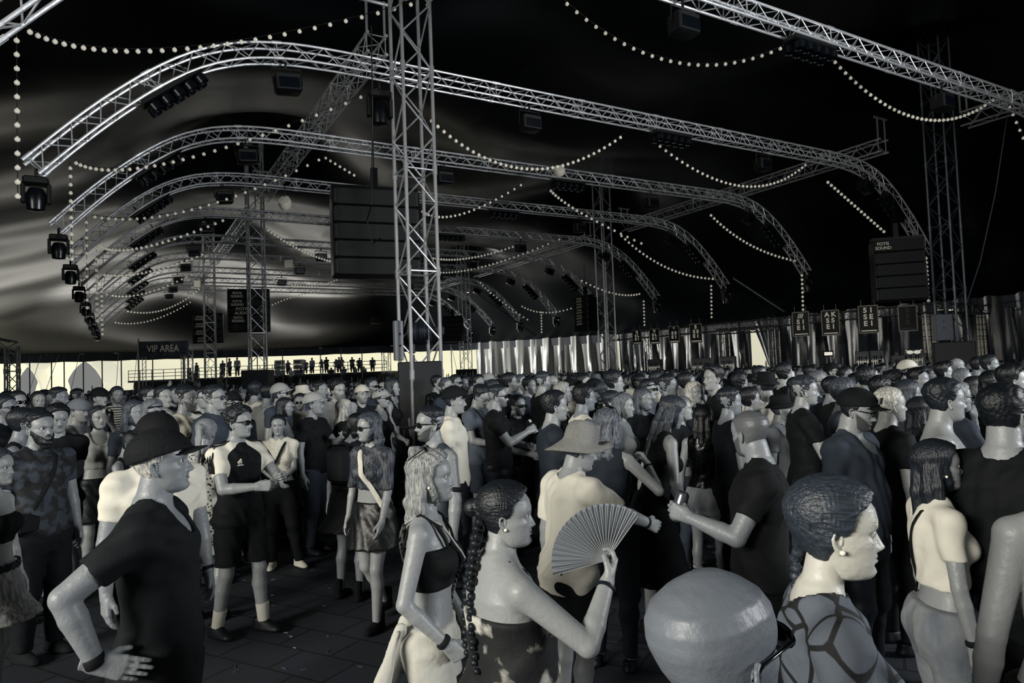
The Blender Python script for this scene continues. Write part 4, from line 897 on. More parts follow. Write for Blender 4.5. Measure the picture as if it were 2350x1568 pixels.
r, B = person('woman in sunglasses, sheer black crop top and black leather skirt, hair blown back', 845, 941, 5.55, -118, 'f', 'wavy', 52, 165, ('croplong', 'ribmesh'), ('mini', 'leather'), (10, 'boot'), ['sunglasses', ('strapwhite', -1)], head=(-26, 0, 0), feet={'L': (.08, .07, 0, 0), 'R': (-.22, -.09, .06, -.1)}, L=((.10, .16, .83), (-.6, .6, -.1), 'relax'), headkw=dict(mouth=.5))
r, B = person('bearded man in black mesh tank top and round sunglasses looking to the left', 985, 928, 4.95, -142, 'm', 'fade', 24, 158, ('tank', 'mesh'), ('trousers', 12), (16, 'low'), ['sunglasses'], head=(-12, 0, 0), headkw=dict(stubble=.75), bulk=1.05)
ring(B, r, 'arm_band', 'L', -.28, .052, .016, cloth(10))
r, B = person('blonde woman in black crop top and pale denim shorts, thumb in pocket', 990, 1021, 3.0, -4, 'f', 'wavy', 118, 160, ('bra', 10), ('hotpants', 'denimlight'), (30, 'low'), [('straps', 1.33), 'glasses_up', 'earring', ('watch', 'R')], R=((.10, .19, .955), (-1, .45, .0), 'fist', (0, -1, 0)), L=((.12, .2, .93), (-.8, .6, 0), 'fist'), head=(0, -2, 0), hatpad=.03)
strap(B, r, 'chain_strap', pattern('leopard'), -1, .018)
fl = Field((-.5, -.5, .4), (.3, .5, 1.1), .012)
for y0 in (-.20, -.13, -.05): fl.add(('cone', (-.10, y0, .96), (-.17-.05*abs(y0), y0*1.1, .72), .022, .032, .015))
fl.warp(lambda X, Y, Z: .010*np.sin(60*Y+8*Z)); field_mesh('tied_shirt', fl, cloth(180), r)
fl = Field(B.Ho-.2, B.Ho+.45, .008); c = B.Ho+B.Rh@np.array([-.30, 0, .98])*B.hs; fl.add(('ell', tuple(c), (.035, .04, .038), None, .01)); fl.warp(lambda X, Y, Z: .004*np.sin(120*X+60*Z)); field_mesh('hair_bun', fl, hairm(118), r)
r, B = person('heavy woman in black floral sundress with dark plaits, waving a fan', 1160, 1093, 2.4, 24, 'f', 'bun', 20, 165, ('backless', 'floral'), ('dress', 'floral'), (20, 'low'), [('straps', 1.31), 'earring', ('bracelet', 'R')], R=((.325, .17, 1.395), (-.1, .7, -1), 'grip', (0, -.6, .8)), bulk=1.3, headkw=dict(face=1.08, jaw=1.25), head=(-28, 0, 0))
for sg in (1, -1):
    b = MB(); q0 = B.Ho+B.Rh@np.array([-.42, sg*.12, .55])*B.hs; n = 22
    for i in range(n): t = i/n; b.ball(q0+np.array([-.05*t-.03*math.sin(t*3), sg*.06*t+.006*(-1)**i, -.52*t]), .021-.008*t, 8, 6, (1, 1.1, .8))
    b.build('hair_plait', hairm(20), r)
# the folding fan in her raised hand
fp = hand_w(B, r, 'R')@Vector((.085, .0, -.028))
b = MB(); n = 44; V = []; a0, a1 = math.radians(50), math.radians(192)
for i in range(n+1):
    a = a0+(a1-a0)*i/n; zz = .0035*(-1)**i
    for rr in (.055, .192): V.append((rr*math.cos(a), zz*(rr/.2), rr*math.sin(a)))
b.add(V, [(i*2, i*2+2, i*2+3, i*2+1) for i in range(n)])
fan = thing('folding_fan', 'pale grey folding fan spread open in the hand of the woman in floral dress', 'fan', fp, .12)
b.build('fan_leaf', mat('fan_paper', 120, .7), fan, flat=True)
b = MB()
for i in range(23):
    a = a0+(a1-a0)*i/22; b.tube((0, -.004, 0), (.186*math.cos(a), -.003, .186*math.sin(a)), .0022, 5, .0014)
b.build('fan_rib', mat('fan_wood', 135, .5), fan)
b = MB(); b.tube((0, -.01, 0), (0, .01, 0), .008, 10); b.build('rivet', WHITE, fan)
STRAW = mottle(mat('woven_straw', 150, .85, bump=.8, bscale=90), 90, 185, 60, .35, .65, 'noise', (1, 1, 6))
person('man in frayed straw hat and pale T-shirt reaching forward, back to the camera', 1318, 962, 3.95, 28, 'm', 'short', 40, 158, ('loosetee', 195), ('shorts', 12), (20, 'low'), [('straw', STRAW), ('watch', 'R')], R=((.52, .12, 1.20), (-.1, .6, -.8), 'relax'), lean=7, head=(-18, 8, 0), hatpad=.06, bulk=1.08)
person('bald man with black glasses right in front, head cut off below the ear', 1648, 1312, 1.0, 33, 'm', 'bald', 30, 128, ('tee', 20), ('trousers', 12), (16, 'low'), ['sunglasses'], head=(0, -6, 0), hatpad=.0, hk=1.0)
r, B = person('woman with braided hair in a top of crossed black bands, near the lower right', 1903, 1087, 1.66, -10, 'f', 'braid', 48, 215, ('long', 'bands'), ('jeans', 20), (20, 'low'), ['earring'], head=(-4, 3, 0), hatpad=.02, hk=1.03, headkw=dict(jaw=1.0, nose=.95))
gl = MB(); rg = random.Random(3)
for i in range(26):
    y_, z_ = rg.choice((1, -1))*rg.uniform(.10, .24), rg.choice((rg.uniform(.42, .47), rg.uniform(.60, .66))); gl.ball(((.385-.5*(abs(y_)-.08)**1.6*1.6), y_, z_), .007, 6, 4)
head_child('face_glitter', None, mat('silver_glitter', 235, .2, .6), r, B, gl)
r, B = person('young woman with long dark hair in pale printed T-shirt and wide jeans at the right', 2152, 1000, 3.05, -10, 'f', 'long', 26, 162, ('croptee', 200), ('wide', 'denim'), (30, 'sneaker'), [('strap', -1), ('watch', 'R'), 'earring'], head=(0, -4, 0))
r, B = person('woman with bare back and black star tattoos cut off by the right edge', 2462, 1010, 2.0, 75, 'f', 'topbun', 30, 165, None, ('jeans', 14), (20, 'low'), [('straps', 1.2)], htm=1.84, head=(-20, 0, 0), bulk=1.1)
for yy, zz in ((.13, 1.36), (.05, 1.395)):
    st = MB(); V = []
    for k in range(10): a = math.pi/2+k*math.pi/5; q = .028 if k % 2 == 0 else .012; V.append((0, q*math.cos(a), q*math.sin(a)))
    a_ = float(np.interp(zz-.93, B.Tz/B.k, B.Ta/B.k)); w_ = float(np.interp(zz-.93, B.Tz/B.k, B.Tw/B.k)); xx = -.012-a_*math.sqrt(max(.05, 1-(yy/w_)**2))-.006
    V = np.array(V); V = np.concatenate([V, V+(.012, 0, 0)]); P_ = np.array([B.t((xx+v[0], yy+v[1], zz+v[2])) for v in V]); st.add(P_, [tuple(range(9, -1, -1)), tuple(range(10, 20))]+[(i, (i+1) % 10, (i+1) % 10+10, i+10) for i in range(10)]); st.build('star_tattoo', mat('ink_black', 10, .5), r, flat=True)
person('tall dark-haired man in black T-shirt with his back turned at the right edge', 2302, 873, 3.0, 38, 'm', 'short', 18, 160, ('tee', 10), ('trousers', 10), (16, 'low'), head=(-22, 0, 0), bulk=1.1)
person('shirtless young man with short dark hair at the right', 2165, 862, 4.1, -28, 'm', 'short', 26, 165, None, ('shorts', 26), (20, 'low'), head=(20, 0, 0), bulk=1.06)
person('man with very short blond hair in black T-shirt, in profile', 2042, 883, 4.8, 0, 'm', 'crop', 150, 175, ('tee', 10), ('trousers', 14), (20, 'low'), head=(0, -3, 0), bulk=1.06)
person('dark-haired woman in profile beside the shirtless man', 2112, 905, 5.3, 0, 'f', 'long', 26, 165, ('tank', 30), ('jeans', 30), (20, 'low'))
r, B = person('stout bearded man in grey polo, sunglasses and flat-brimmed cap with a patch', 1953, 878, 4.3, -48, 'm', 'short', 20, 160, ('polo', 58), ('jeans', 30), (20, 'low'), [('cap', 12), 'sunglasses'], head=(6, 14, 0), bulk=1.2, hatpad=.05, headkw=dict(stubble=.8))
b = MB(); b.box((.485, 0, .86), (.03, .30, .17), bev=.01); head_child('cap_patch', None, cloth(120), r, B, b)
person('young man with short hair in black T-shirt, profile, arms bent', 1845, 857, 5.9, -10, 'm', 'fade', 40, 165, ('tee', 10), ('jeans', 24), (24, 'low'), R='bent', L='bent')
r, B = person('man with shaved head in black T-shirt holding a can, turned away', 1722, 930, 3.55, 162, 'm', 'buzz', 40, 150, ('tee', 8), ('trousers', 10), (16, 'low'), L=((.34, .18, 1.24), (-1, .4, -.4), 'grip', (0, -1, 0)), head=(-42, 6, 0), bulk=1.12, headkw=dict(stubble=.6))
held(B, r, 'L', 'can', 'shiny drink can in the hand of the man with the shaved head')
person('woman with long black hair in black sequin top and striped socks', 1612, 925, 6.1, 62, 'f', 'long', 8, 150, ('tank', 'sequin'), ('hotpants', 'denim'), (14, 'boot'), ['glasses_up'], R='down', socks=('stripes', .5))
person('woman in black camisole bending forward, arm hanging down', 1530, 893, 5.2, 12, 'f', 'long', 40, 160, ('tank', 10), ('midi', 10), (16, 'low'), lean=14, R=((.18, .2, .98), (-.5, .6, -.2), 'relax'), head=(0, 6, 0))
person('young man in dark polo with folded arms', 1272, 892, 5.7, 8, 'm', 'short', 22, 165, ('polo', 44), ('trousers', 20), (20, 'low'), L='cross', R='cross')
r, B = person('man in black T-shirt and sunglasses holding a phone out', 1142, 879, 7.6, -6, 'm', 'fade', 30, 160, ('tee', 10), ('jeans', 30), (24, 'low'), ['sunglasses'], R='phone', L='bent', bulk=1.1, headkw=dict(stubble=.6))
held(B, r, 'R', 'phone', 'phone held out by the man in black T-shirt and sunglasses')
r, B = person('man in black T-shirt and sunglasses carrying two plastic cups', 1187, 904, 8.0, -40, 'm', 'short', 20, 160, ('tee', 12), ('trousers', 14), (20, 'low'), ['sunglasses'], R='bent', L=((.34, .26, 1.08), (-.3, .6, -.8), 'grip'), bulk=1.12, headkw=dict(stubble=.6))
held(B, r, 'R', 'cup', 'left plastic cup carried by the man with two cups'); held(B, r, 'L', 'cup', 'right plastic cup carried by the man with two cups')
person('man in white T-shirt and black cap left of the man looking down', 1040, 878, 6.6, -4, 'm', 'short', 30, 165, ('tee', 205), ('trousers', 20), (20, 'low'), ['cap'], hatpad=.05, head=(0, 4, 0))
r, B = person('man in grey T-shirt and shorts looking down at his phone', 1094, 879, 8.3, -28, 'm', 'messy', 24, 160, ('tee', 88), ('shorts', 62), (40, 'sneaker'), ['glasses'], R='bent', L='bent', head=(0, 26, 0))
held(B, r, 'R', 'phone', 'phone in the hand of the man in grey T-shirt')
person('woman with wavy hair seen from behind, hand raised to her mouth', 1388, 930, 4.7, 60, 'f', 'wavy', 78, 165, ('tank', 36), ('jeans', 24), (20, 'low'), ['glasses_up', ('bracelet', 'R')], R=((.15, .24, 1.36), (-.2, .8, -.8), 'pinch'), head=(30, 0, 0))
person('smiling woman in grey cropped top with a pendant', 1430, 897, 6.6, -22, 'f', 'wavy', 88, 170, ('croptee', 135), ('trousers', 14), (20, 'low'), ['glasses_up'])
person('man in white singlet seen from the side', 1340, 878, 6.5, 14, 'm', 'short', 18, 140, ('tank', 195), ('shorts', 20), (20, 'low'), bulk=1.04)
r, B = person('dark-bearded man in dark camouflage shirt at the far left', 92, 938, 5.2, -22, 'm', 'fade', 20, 155, ('tee', 'camo'), ('trousers', 14), (16, 'low'), [('beard', 1.3), ('strap', 1), 'bag'], bulk=1.12)
person('man in backward cap and grey T-shirt with a waist bag across his chest', 182, 908, 7.5, -14, 'm', 'short', 60, 168, ('tee', 130), ('jeans', 40), (20, 'low'), [('backcap', 110), ('strap', 1), 'bag'], hatpad=.05)
r, B = person('woman in pale ribbed top filming with a raised phone', 226, 926, 7.2, -38, 'f', 'long', 36, 168, ('croptank', 150), ('skirt', 20), (20, 'low'), L=((.30, -.02, 1.62), (-.2, .7, -1), 'grip', (0, 0, 1)))
held(B, r, 'L', 'phone', 'black phone held up by the woman in the pale ribbed top')
person('woman in black singlet and skirt looking down', 290, 983, 6.3, 2, 'f', 'bun', 20, 150, ('tank', 12), ('flare', 12), (16, 'boot'), head=(0, 30, 0), R='bent', L='bent')
person('big man in white T-shirt with glasses pushed up, against the bright opening', 135, 872, 8.6, 4, 'm', 'fade', 24, 140, ('tee', 200), ('trousers', 20), (20, 'low'), headkw=dict(stubble=.8), bulk=1.15)
r, B = person('man in white T-shirt printed LÄCHELN with sunglasses hung at the neck', 428, 881, 7.2, -18, 'm', 'fade', 26, 158, ('loosetee', 205), ('jeans', 30), (20, 'low'), head=(12, 0, 0), headkw=dict(stubble=.7))
INK = mat('print_ink', 14, .7)
def chest_text(B, r, s, size, z, y=0., dx=.0, m=INK):
    a_ = float(np.interp(z-.93, B.Tz/B.k, B.Ta/B.k)); c_ = float(np.interp(z-.93, B.Tz/B.k, B.Tc/B.k)); p = B.t((c_+a_+.038+dx, y, z)); o = text_mesh(s, size, m, 'lettering', r, p, (math.radians(90), 0, math.radians(90)), ext=.006)
chest_text(B, r, 'LÄCHELN', .075, 1.30); chest_text(B, r, '(hoffentlich fällt es', .032, 1.245); chest_text(B, r, 'keinem auf!)', .032, 1.205)
person('man with short hair and glasses in grey sweatshirt, profile', 495, 879, 7.0, -4, 'm', 'fade', 32, 165, ('tee', 66), ('jeans', 30), (20, 'low'), ['glasses'], head=(0, -6, 0), bulk=1.12)
r, B = person('woman in black bandeau and pale pleated skirt cut off by the left edge', -8, 1022, 4.2, 6, 'f', 'long', 46, 165, ('bra', 10), ('flare', 'pleat'), (190, 'sneaker'), feet={'L': (-.1, .1, 0, 0), 'R': (.06, -.1, 0, 0)})
b = MB()
for i in range(20): a = 2*math.pi*i/20; b.lathe([(.012, -.004), (.026, -.004), (.026, .004), (.012, .004)], B.t((.125*math.cos(a), .178*math.sin(a), 1.0)), 10, Matrix.Rotation(a, 3, 'Z')@Matrix.Rotation(math.pi/2, 3, 'Y'))
b.build('ring_belt', mat('dark_belt_metal', 50, .3, .7), r)
person('woman with thick blond ponytail in leopard print dress', 470, 956, 5.9, 92, 'f', 'pony', 120, 160, ('dress', 'leopard'), ('dress', 'leopard'), (20, 'low'), head=(0, 12, 0), headkw={})
person('slim woman with long dark hair in grey halter top, arm down', 654, 908, 8.6, 2, 'f', 'long', 24, 165, ('croptank', 125), ('leggings', 14), (20, 'low'), ['bracelet'])
# ------------------------------------------------------------------ railing
def railing(p0, p1, label):
    a = at(*p0); c = at(*p1); a.z = c.z = 0; L = (c-a).length; ang = math.atan2(c.y-a.y, c.x-a.x)
    t = thing('crowd_barrier', label, 'barrier', a, ang); m = mat('galvanised_steel', 120, .4, .7)
    b = MB(); R = .021; b.path([(0, 0, .02), (0, 0, 1.04), (.06, 0, 1.10), (L-.06, 0, 1.10), (L, 0, 1.04), (L, 0, .02)], R, 8); b.tube((0, 0, .16), (L, 0, .16), R*.9, 8); b.build('frame', m, t)
    n = int(L/.13)
    for i in range(1, n): b = MB(); x = L*i/n; b.tube((x, 0, .16), (x, 0, 1.10), .008, 6); b.build('upright_bar', m, t)
    for x in (.25, L-.25): b = MB(); b.box((x, 0, .02), (.06, .6, .03)); b.build('foot', m, t)
railing((708, 1140, 11.6), (905, 1140, 11.9), 'steel crowd barrier left of the black box under the biggest mast')
railing((912, 1140, 11.95), (1010, 1140, 12.2), 'short steel crowd barrier in front of the black box of the biggest mast')
# ------------------------------------------------------------------ standing crowd
STAGE = Vector((26, 1, 0))
PROTO = {}
def proto(sex, pose, yaw, bulk):
    key = (sex, pose, yaw, bulk)
    if key in PROTO: return PROTO[key]
    L, R = {'down': ('down', 'down'), 'bent': ('bent', 'down'), 'cross': ('cross', 'cross'), 'clasp': ('clasp', 'clasp'), 'phone': ('phone', 'down'), 'up': ('down', 'up'), 'upbent': ('upbent', 'bent'), 'face': ('face', 'bent')}[pose]
    if pose == 'up': pass
    B = Body(sex, 1.75 if sex == 'm' else 1.68, bulk, 0, 0, 0, (math.radians(yaw), math.radians(-3 if pose != 'clasp' else 8), 0), L, R, None, .022, .009)
    kw = dict(jaw=.9 if sex == 'f' else 1.0, nose=.85 if sex == 'f' else 1.0, brow=.3, stubble=.5 if sex == 'm' and bulk > 1 else 0)
    me = B.skin(kw, False); [me.materials.append(q) for q in (skin(160), EYEW, EYED)]
    def gm(nm, fl): V, Q = fl.nets(); m_ = qmesh(nm, [(V, Q, 0, None)]); m_.materials.append(cloth(30)); return m_
    kinds = ['tee', 'tank'] if sex == 'm' else ['croptee', 'croptank', 'tank']
    d = dict(B=B, body=me, tops={k: gm('shirt', top_field(B, k)) for k in kinds}, bots={k: gm('trousers', bottom_field(B, k)) for k in (['trousers', 'shorts'] if sex == 'm' else ['leggings', 'hotpants'])})
    PROTO[key] = d; return d
_acc = {}
def acc_mesh(k, B):
    if k not in _acc:
        if k.startswith('hair:'): V, Q = hair_mesh(k[5:], False); _acc[k] = qmesh('hair', [(V, Q, 0, None)])
        elif k == 'beard': V, Q = beard_mesh(1.); _acc[k] = qmesh('beard', [(V, Q, 0, None)])
        elif k in ('cap', 'backcap'): V, Q = cap_mesh(k == 'backcap'); _acc[k] = qmesh('cap', [(V, Q, 0, None)])
        elif k == 'sunglasses': _acc[k] = glasses_part().mesh('sunglasses')
        elif k in ('straw', 'bucket', 'fedora'): _acc[k] = hat_part(k).mesh('hat')
        elif k == 'headband': b = MB(); b.lathe([(.40, .66), (.42, .67), (.42, .75), (.40, .76)], (-.03, 0, 0), 20, squash=(1.02, .86)); _acc[k] = b.mesh('headband')
        _acc[k].materials.append(cloth(14))
    return _acc[k]
ACCN = {'cap': 'cap', 'backcap': 'cap', 'sunglasses': 'sunglasses', 'bucket': 'hat', 'straw': 'hat', 'fedora': 'hat', 'beard': 'beard', 'headband': 'headband'}
def put(name, me, root, m, M=None):
    o = bpy.data.objects.new(name, me); COL.objects.link(o); o.parent = root
    if M is not None: o.matrix_local = M
    if m: o.material_slots[0].link = 'OBJECT'; o.material_slots[0].material = m
    return o
SHOEM = {}
def spectator(x, y, d, face, sex='m', hair='short', ht_=25, top='tee', tt=14, acc=(), pose='down', yaw=0, bulk=1., sk=155, pos=None, h=None, bt=16, acct=14, label=None, group=None, bot=None):
    if pos is None: pos, h = place(x, y, d, 0); h -= .03+(.03 if acc and acc[0] in ('cap', 'backcap', 'bucket', 'straw', 'fedora') else 0)
    if sex == 'm' and any(a in ('cap', 'backcap', 'bucket', 'straw', 'fedora') for a in acc): hair = 'under'
    P = proto(sex, pose, yaw, bulk); B = P['B']; h = min(1.98, max(1.5, h)); sc = h/B.ht
    root = thing('person', label, 'person', pos, math.radians(face), group); root.scale = (sc*.5+.5*1.0, sc*.5+.5, sc)
    put('body', P['body'], root, skin(sk))
    top = top if top in P['tops'] else list(P['tops'])[0]
    if top: put('shirt' if top in ('tee', 'croptee') else 'tank_top', P['tops'][top], root, cm(tt))
    bot = bot if bot in P['bots'] else list(P['bots'])[0]; put('trousers' if bot in ('trousers', 'leggings') else 'shorts', P['bots'][bot], root, cm(bt))
    M = B.Hmat
    if hair not in ('bald', 'buzz'): put('hair', acc_mesh('hair:'+hair, B), root, hairm(ht_), M)
    for a in acc: put(ACCN[a], acc_mesh(a, B), root, {'sunglasses': mat('sunglass_black', 8, .12), 'beard': hairm(max(10, ht_-6))}.get(a, cm(acct)), M)
    if 1:
        if sex not in SHOEM: sv, sq = shoe_part('sneaker'); SHOEM[sex] = qmesh('shoe', [(sv, sq, 0, None)]); SHOEM[sex].materials.append(cloth(30))
        for nm in 'LR': an = getattr(B, 'leg'+nm)[2]; put('shoe', SHOEM[sex], root, None, Matrix.Translation((an[0], an[1], 0)))
    return root, B, sc
HW_ = {'under': 'short-haired', 'short': 'short-haired', 'fade': 'crop-haired', 'quiff': 'quiffed', 'messy': 'tousled', 'curly': 'curly-haired', 'long': 'long-haired', 'wavy': 'wavy-haired', 'bun': 'bun-haired', 'bob': 'bob-haired', 'bald': 'bald', 'buzz': 'shaven-headed', 'crop': 'close-cropped', 'pony': 'ponytailed', 'topbun': 'top-knotted', 'braid': 'plaited'}
def tw(t): return {'stripes': 'striped', 'printtee': 'printed', 'floral': 'flowery', 'zigzag': 'zigzag', 'leopard': 'leopard-print', 'camo': 'camouflage', 'knit': 'knitted', 'bandana': 'patterned'}.get(t) if isinstance(t, str) else ('black' if t < 24 else 'charcoal' if t < 60 else 'grey' if t < 110 else 'pale grey' if t < 170 else 'white')
def hw(t): return 'black' if t < 22 else 'dark' if t < 60 else 'brown' if t < 100 else 'fair'
LM = [(0, 'by the left edge'), (150, 'left of the VIP AREA sign'), (320, 'below the VIP AREA sign'), (440, 'below the third-row narrow mast'), (545, 'left of the second mast box'), (620, 'right of the second mast box'), (760, 'left of the biggest mast'), (1000, 'right of the biggest mast'), (1090, 'before the pale curtain'), (1240, 'before the middle of the pale curtain'), (1400, 'before the leftmost bar posters'), (1560, 'before the left bar fridge'), (1700, 'below the bright gap'), (1830, 'right of the bright gap'), (1960, 'before the wide bar fridges'), (2080, 'left of the right-hand mast'), (2200, 'right of the right-hand mast')]
seen_labels = {}
def auto_label(x, d, sex, hair, ht_, top, tt, acc, pose, face):
    lm = [n for a, n in LM if x >= a][-1] if x >= 0 else LM[0][1]
    w = 'man' if sex == 'm' else 'woman'; g = {'tee': 'T-shirt', 'tank': 'singlet', 'croptee': 'short top', 'croptank': 'crop top'}.get(top, 'T-shirt')
    extra = ' and '.join({'sunglasses': 'sunglasses', 'cap': 'cap', 'backcap': 'backward cap', 'bucket': 'sun hat', 'straw': 'straw hat', 'fedora': 'trilby', 'beard': 'beard', 'headband': 'headband'}[a] for a in acc)
    base = '%s-haired %s in %s %s%s' % (hw(ht_), HW_[hair].replace('-haired', '')+' '+w if hair in ('bald',) else w, tw(tt), g, ', '+extra if extra else '')
    p = {'up': ', arm up', 'upbent': ', finger raised', 'cross': ', arms folded', 'phone': ', hand out', 'face': ', hand at face'}.get(pose, '')
    for r_ in ('', ', front rows', ', further back', ', very near', ', far back'):
        if r_ == ', front rows' and d > 11 or r_ == ', further back' and d < 11: continue
        s = base+p+r_+', '+lm
        if len(s.split()) > 16: s = base+r_+', '+lm
        if len(s.split()) > 16: s = '%s %s in %s %s%s, %s' % (hw(ht_), w, tw(tt), g, r_, lm)
        if s not in seen_labels: break
    seen_labels[s] = 1; return s
MID = """10 905 7.4 -20 m short 30 tee 20 sunglasses down|38 886 8.4 -40 m fade 24 tee 12 sunglasses,beard down|16 882 10.5 0 m short 20 tee 16 - down|46 934 6.0 22 m short 24 tank 12 - down|84 926 6.9 0 m short 20 tee 14 cap down|131 925 6.5 -60 m messy 16 tee 14 - clasp
88 895 9.6 -60 f long 24 croptee 60 - down|100 874 12.5 0 m short 30 tee 40 cap down|304 914 6.9 -28 f long 50 croptee 60 - down|349 911 6.5 -44 f bob 90 croptee 90 sunglasses,headband down|268 868 11.5 -62 m messy 40 tee stripes - down|338 885 9.2 -20 m short 20 tee 14 beard,sunglasses down
372 884 8.6 -24 m short 30 tee 170 - cross|396 878 10.5 -20 f long 24 croptee 20 - down|427 858 10.8 -60 m short 22 tee 120 headband down|462 886 8.6 -30 m short 20 tee 10 sunglasses down|531 897 7.6 -42 m short 24 tee 30 sunglasses,cap down|175 876 12 40 m fade 20 tee 14 - down|225 882 10 -10 m short 20 tee 20 backcap down
612 880 9.8 60 m short 20 tee 150 - down|640 873 9.3 -12 m short 50 tee 60 cap,sunglasses down|583 874 10.8 60 m messy 30 tee 190 - down|692 879 10.6 -20 m short 60 tee 80 bucket down|716 893 8.0 -18 m short 60 tee 14 cap phone|732 872 9.8 -10 m fade 20 tank 150 - phone|772 866 9.4 -60 m curly 16 tee 140 - clasp
828 877 9.6 -52 m short 20 tee 24 cap down|850 862 10.8 -40 m fade 24 tee 60 sunglasses down|872 884 9.0 -30 f bun 30 tank 12 cap,sunglasses bent|897 866 10.2 0 f wavy 40 croptank 14 - down|1000 852 12.5 -30 m short 20 tee 18 - down|1043 849 11.6 -40 m fade 26 tee 12 sunglasses,beard down|1022 864 11.0 -50 f bun 70 croptee 60 - down
1062 862 11.8 -60 m short 30 tee 120 beard down|1118 851 12.4 -20 m short 60 tee 70 cap down|1095 858 11 -40 m short 20 tee 16 beard down|1166 854 9.8 -16 m short 20 tee 12 - down|1130 868 10.6 -10 f bun 40 croptee 150 - down|1192 857 11.2 -40 m crop 60 tee 90 sunglasses down|1242 847 9.4 20 m fade 40 tee 10 - face|1212 864 10.4 -30 m short 26 tee 60 - down
1288 873 8.2 -20 f wavy 130 tank 14 - down|1266 858 11 -60 m buzz 40 tee 40 headband down|1306 862 9.4 -44 m short 20 tee 190 cap,beard down|1336 856 9.6 -50 m short 26 tee 20 sunglasses down|1361 862 9.2 -36 m short 20 tee 12 cap,sunglasses down|1384 872 9.0 -20 f bun 50 croptee 60 - down|1406 850 8.5 -18 m messy 26 tee 190 - down|1400 892 7.6 -40 f bun 30 tank 60 - down
1463 857 9.0 0 m fade 18 tee 120 beard down|1484 868 8.6 -60 m short 26 tee 90 headband,sunglasses down|1474 888 7.6 -62 f wavy 70 croptee 24 - down|1504 850 10 0 m short 26 tee 190 - down|1528 856 7.9 -24 m fade 22 tee 12 - down|1556 862 9.4 -50 m short 30 tee 40 sunglasses,cap down|1572 852 8.6 0 m short 20 tee 14 headband down|1590 872 7.8 -60 f wavy 165 croptee 60 - down
1640 834 7.4 176 m quiff 18 tee 10 - down|1612 858 9 -30 f long 24 croptank 14 - down|1668 885 5.9 10 m fade 26 tee 24 - down|1690 852 7.6 0 m messy 20 tee 60 - down|1716 884 6.9 2 f bun 18 tank 30 - down|1757 846 7.3 92 m fade 26 tee printtee bucket down|1740 838 10.5 -40 m short 30 tee 40 - down|1796 832 9.2 0 m messy 20 tee 14 - down|1787 897 6.4 -40 m short 60 tee 120 bucket down
1822 862 8.8 -20 f long 20 croptee 60 - down|1872 848 8.0 -46 m crop 90 tee 40 sunglasses,beard down|1905 862 7.6 0 m short 16 tee 12 - upbent|1905 828 11.5 -36 m short 30 tee 60 cap,sunglasses down|1938 838 10 -60 f bun 24 croptee 20 - down|1962 854 8.6 -40 m short 14 tee 40 - down|1985 842 8.4 -10 m curly 24 tank 16 - down|2015 862 6.6 14 m messy 14 tee 30 - down
2078 820 9.4 -50 m short 18 tee 12 cap,beard down|2102 842 7.6 -64 m quiff 12 tee 20 - down|2078 866 6.0 -20 f long 40 croptee 60 - down|2160 829 9.0 -14 m quiff 14 tee 12 - down|2192 819 11 -30 m buzz 60 tee 40 - down|2204 842 8.4 -52 f bob 90 croptee 60 - down|2190 870 5.4 0 f long 100 croptee 60 sunglasses face|2266 808 9.6 -58 m short 30 tee 60 - down|2240 818 11 -30 m short 20 tee 20 - down
2313 833 5.8 -16 m quiff 16 tee 24 - down|2270 846 6.2 0 f long 14 croptee 12 - down|2340 832 6.8 0 m short 16 tee 10 - down|2230 860 7.4 -20 f long 20 tank 20 - down|1560 905 6.6 -30 f long 90 croptee 24 - down|960 862 13 -40 m short 24 tee 40 - down|2050 848 7.8 -30 m messy 14 tee 16 - down|1930 868 6.4 -20 m curly 60 tee 80 sunglasses,beard down"""
OCC = []
for ln in MID.split('\n'):
    for e in ln.split('|'):
        q = e.split(); x, y, d, face = map(float, q[:4]); acc = [] if q[9] == '-' else q[9].split(','); tt = q[8] if not q[8].isdigit() else int(q[8])
        sexy, hr, htn, tp, pose = q[4], q[5], int(q[6]), q[7], q[10]
        R_ = random.Random(int(x*7+y)); bulk = R_.choice([1., 1.08]) if sexy == 'm' else R_.choice([.97, 1.06])
        acct = R_.choice([12, 14, 150, 190]) if acc and acc[0] in ('cap', 'bucket', 'headband', 'backcap', 'straw') else 14
        lb = auto_label(x, d, sexy, hr, htn, tp, tt, acc, pose, face)
        spectator(x, y, d, face, sexy, hr, htn, tp, tt, acc, pose, 0 if x % 3 < 1 else 18, bulk, R_.choice([145, 155, 165, 172]), label=lb, acct=acct, bt=R_.choice([14, 20, 40, 60]), bot=R_.choice(['trousers', 'shorts']))
for o in list(COL.objects):
    if o.name.startswith('person') and o.parent is None: OCC.append((o.location.x, o.location.y))
# the packed rows behind them
def free(p, rad): return all((p.x-a)**2+(p.y-b_)**2 > rad*rad for a, b_ in OCC)
MB_ = [(p.x, p.y) for p in MASTP.values()]
R2 = random.Random(21); fill = []
tries = 0
def px_of(p): 
    dd = np.array([p.x, p.y, (p.z)-CH]); z = dd@_fw; return W/2+F*(dd@_rt2)/z, H/2-F*(dd@_up2)/z
while len(fill) < 176 and tries < 30000:
    tries += 1; d = 8.6+12.4*R2.random()**.8; x = R2.uniform(-20, 2370)
    if x < 330 and R2.random() < .75: continue
    if d < 9.6 and x < 1010: continue
    if 690 < x < 1000 and d < 12.4: continue
    p = at(x, 860, d); p.z = 0
    if not free(p, .50 if d > 11 else .56) or any((p.x-a)**2+(p.y-b_)**2 < .95**2 for a, b_ in MB_): continue
    OCC.append((p.x, p.y)); fill.append((d, x, p))
tops = [10, 12, 14, 14, 20, 30, 45, 60, 90, 120, 150, 190, 200, 205, 14, 'stripes', 'printtee', 'floral', 'camo']
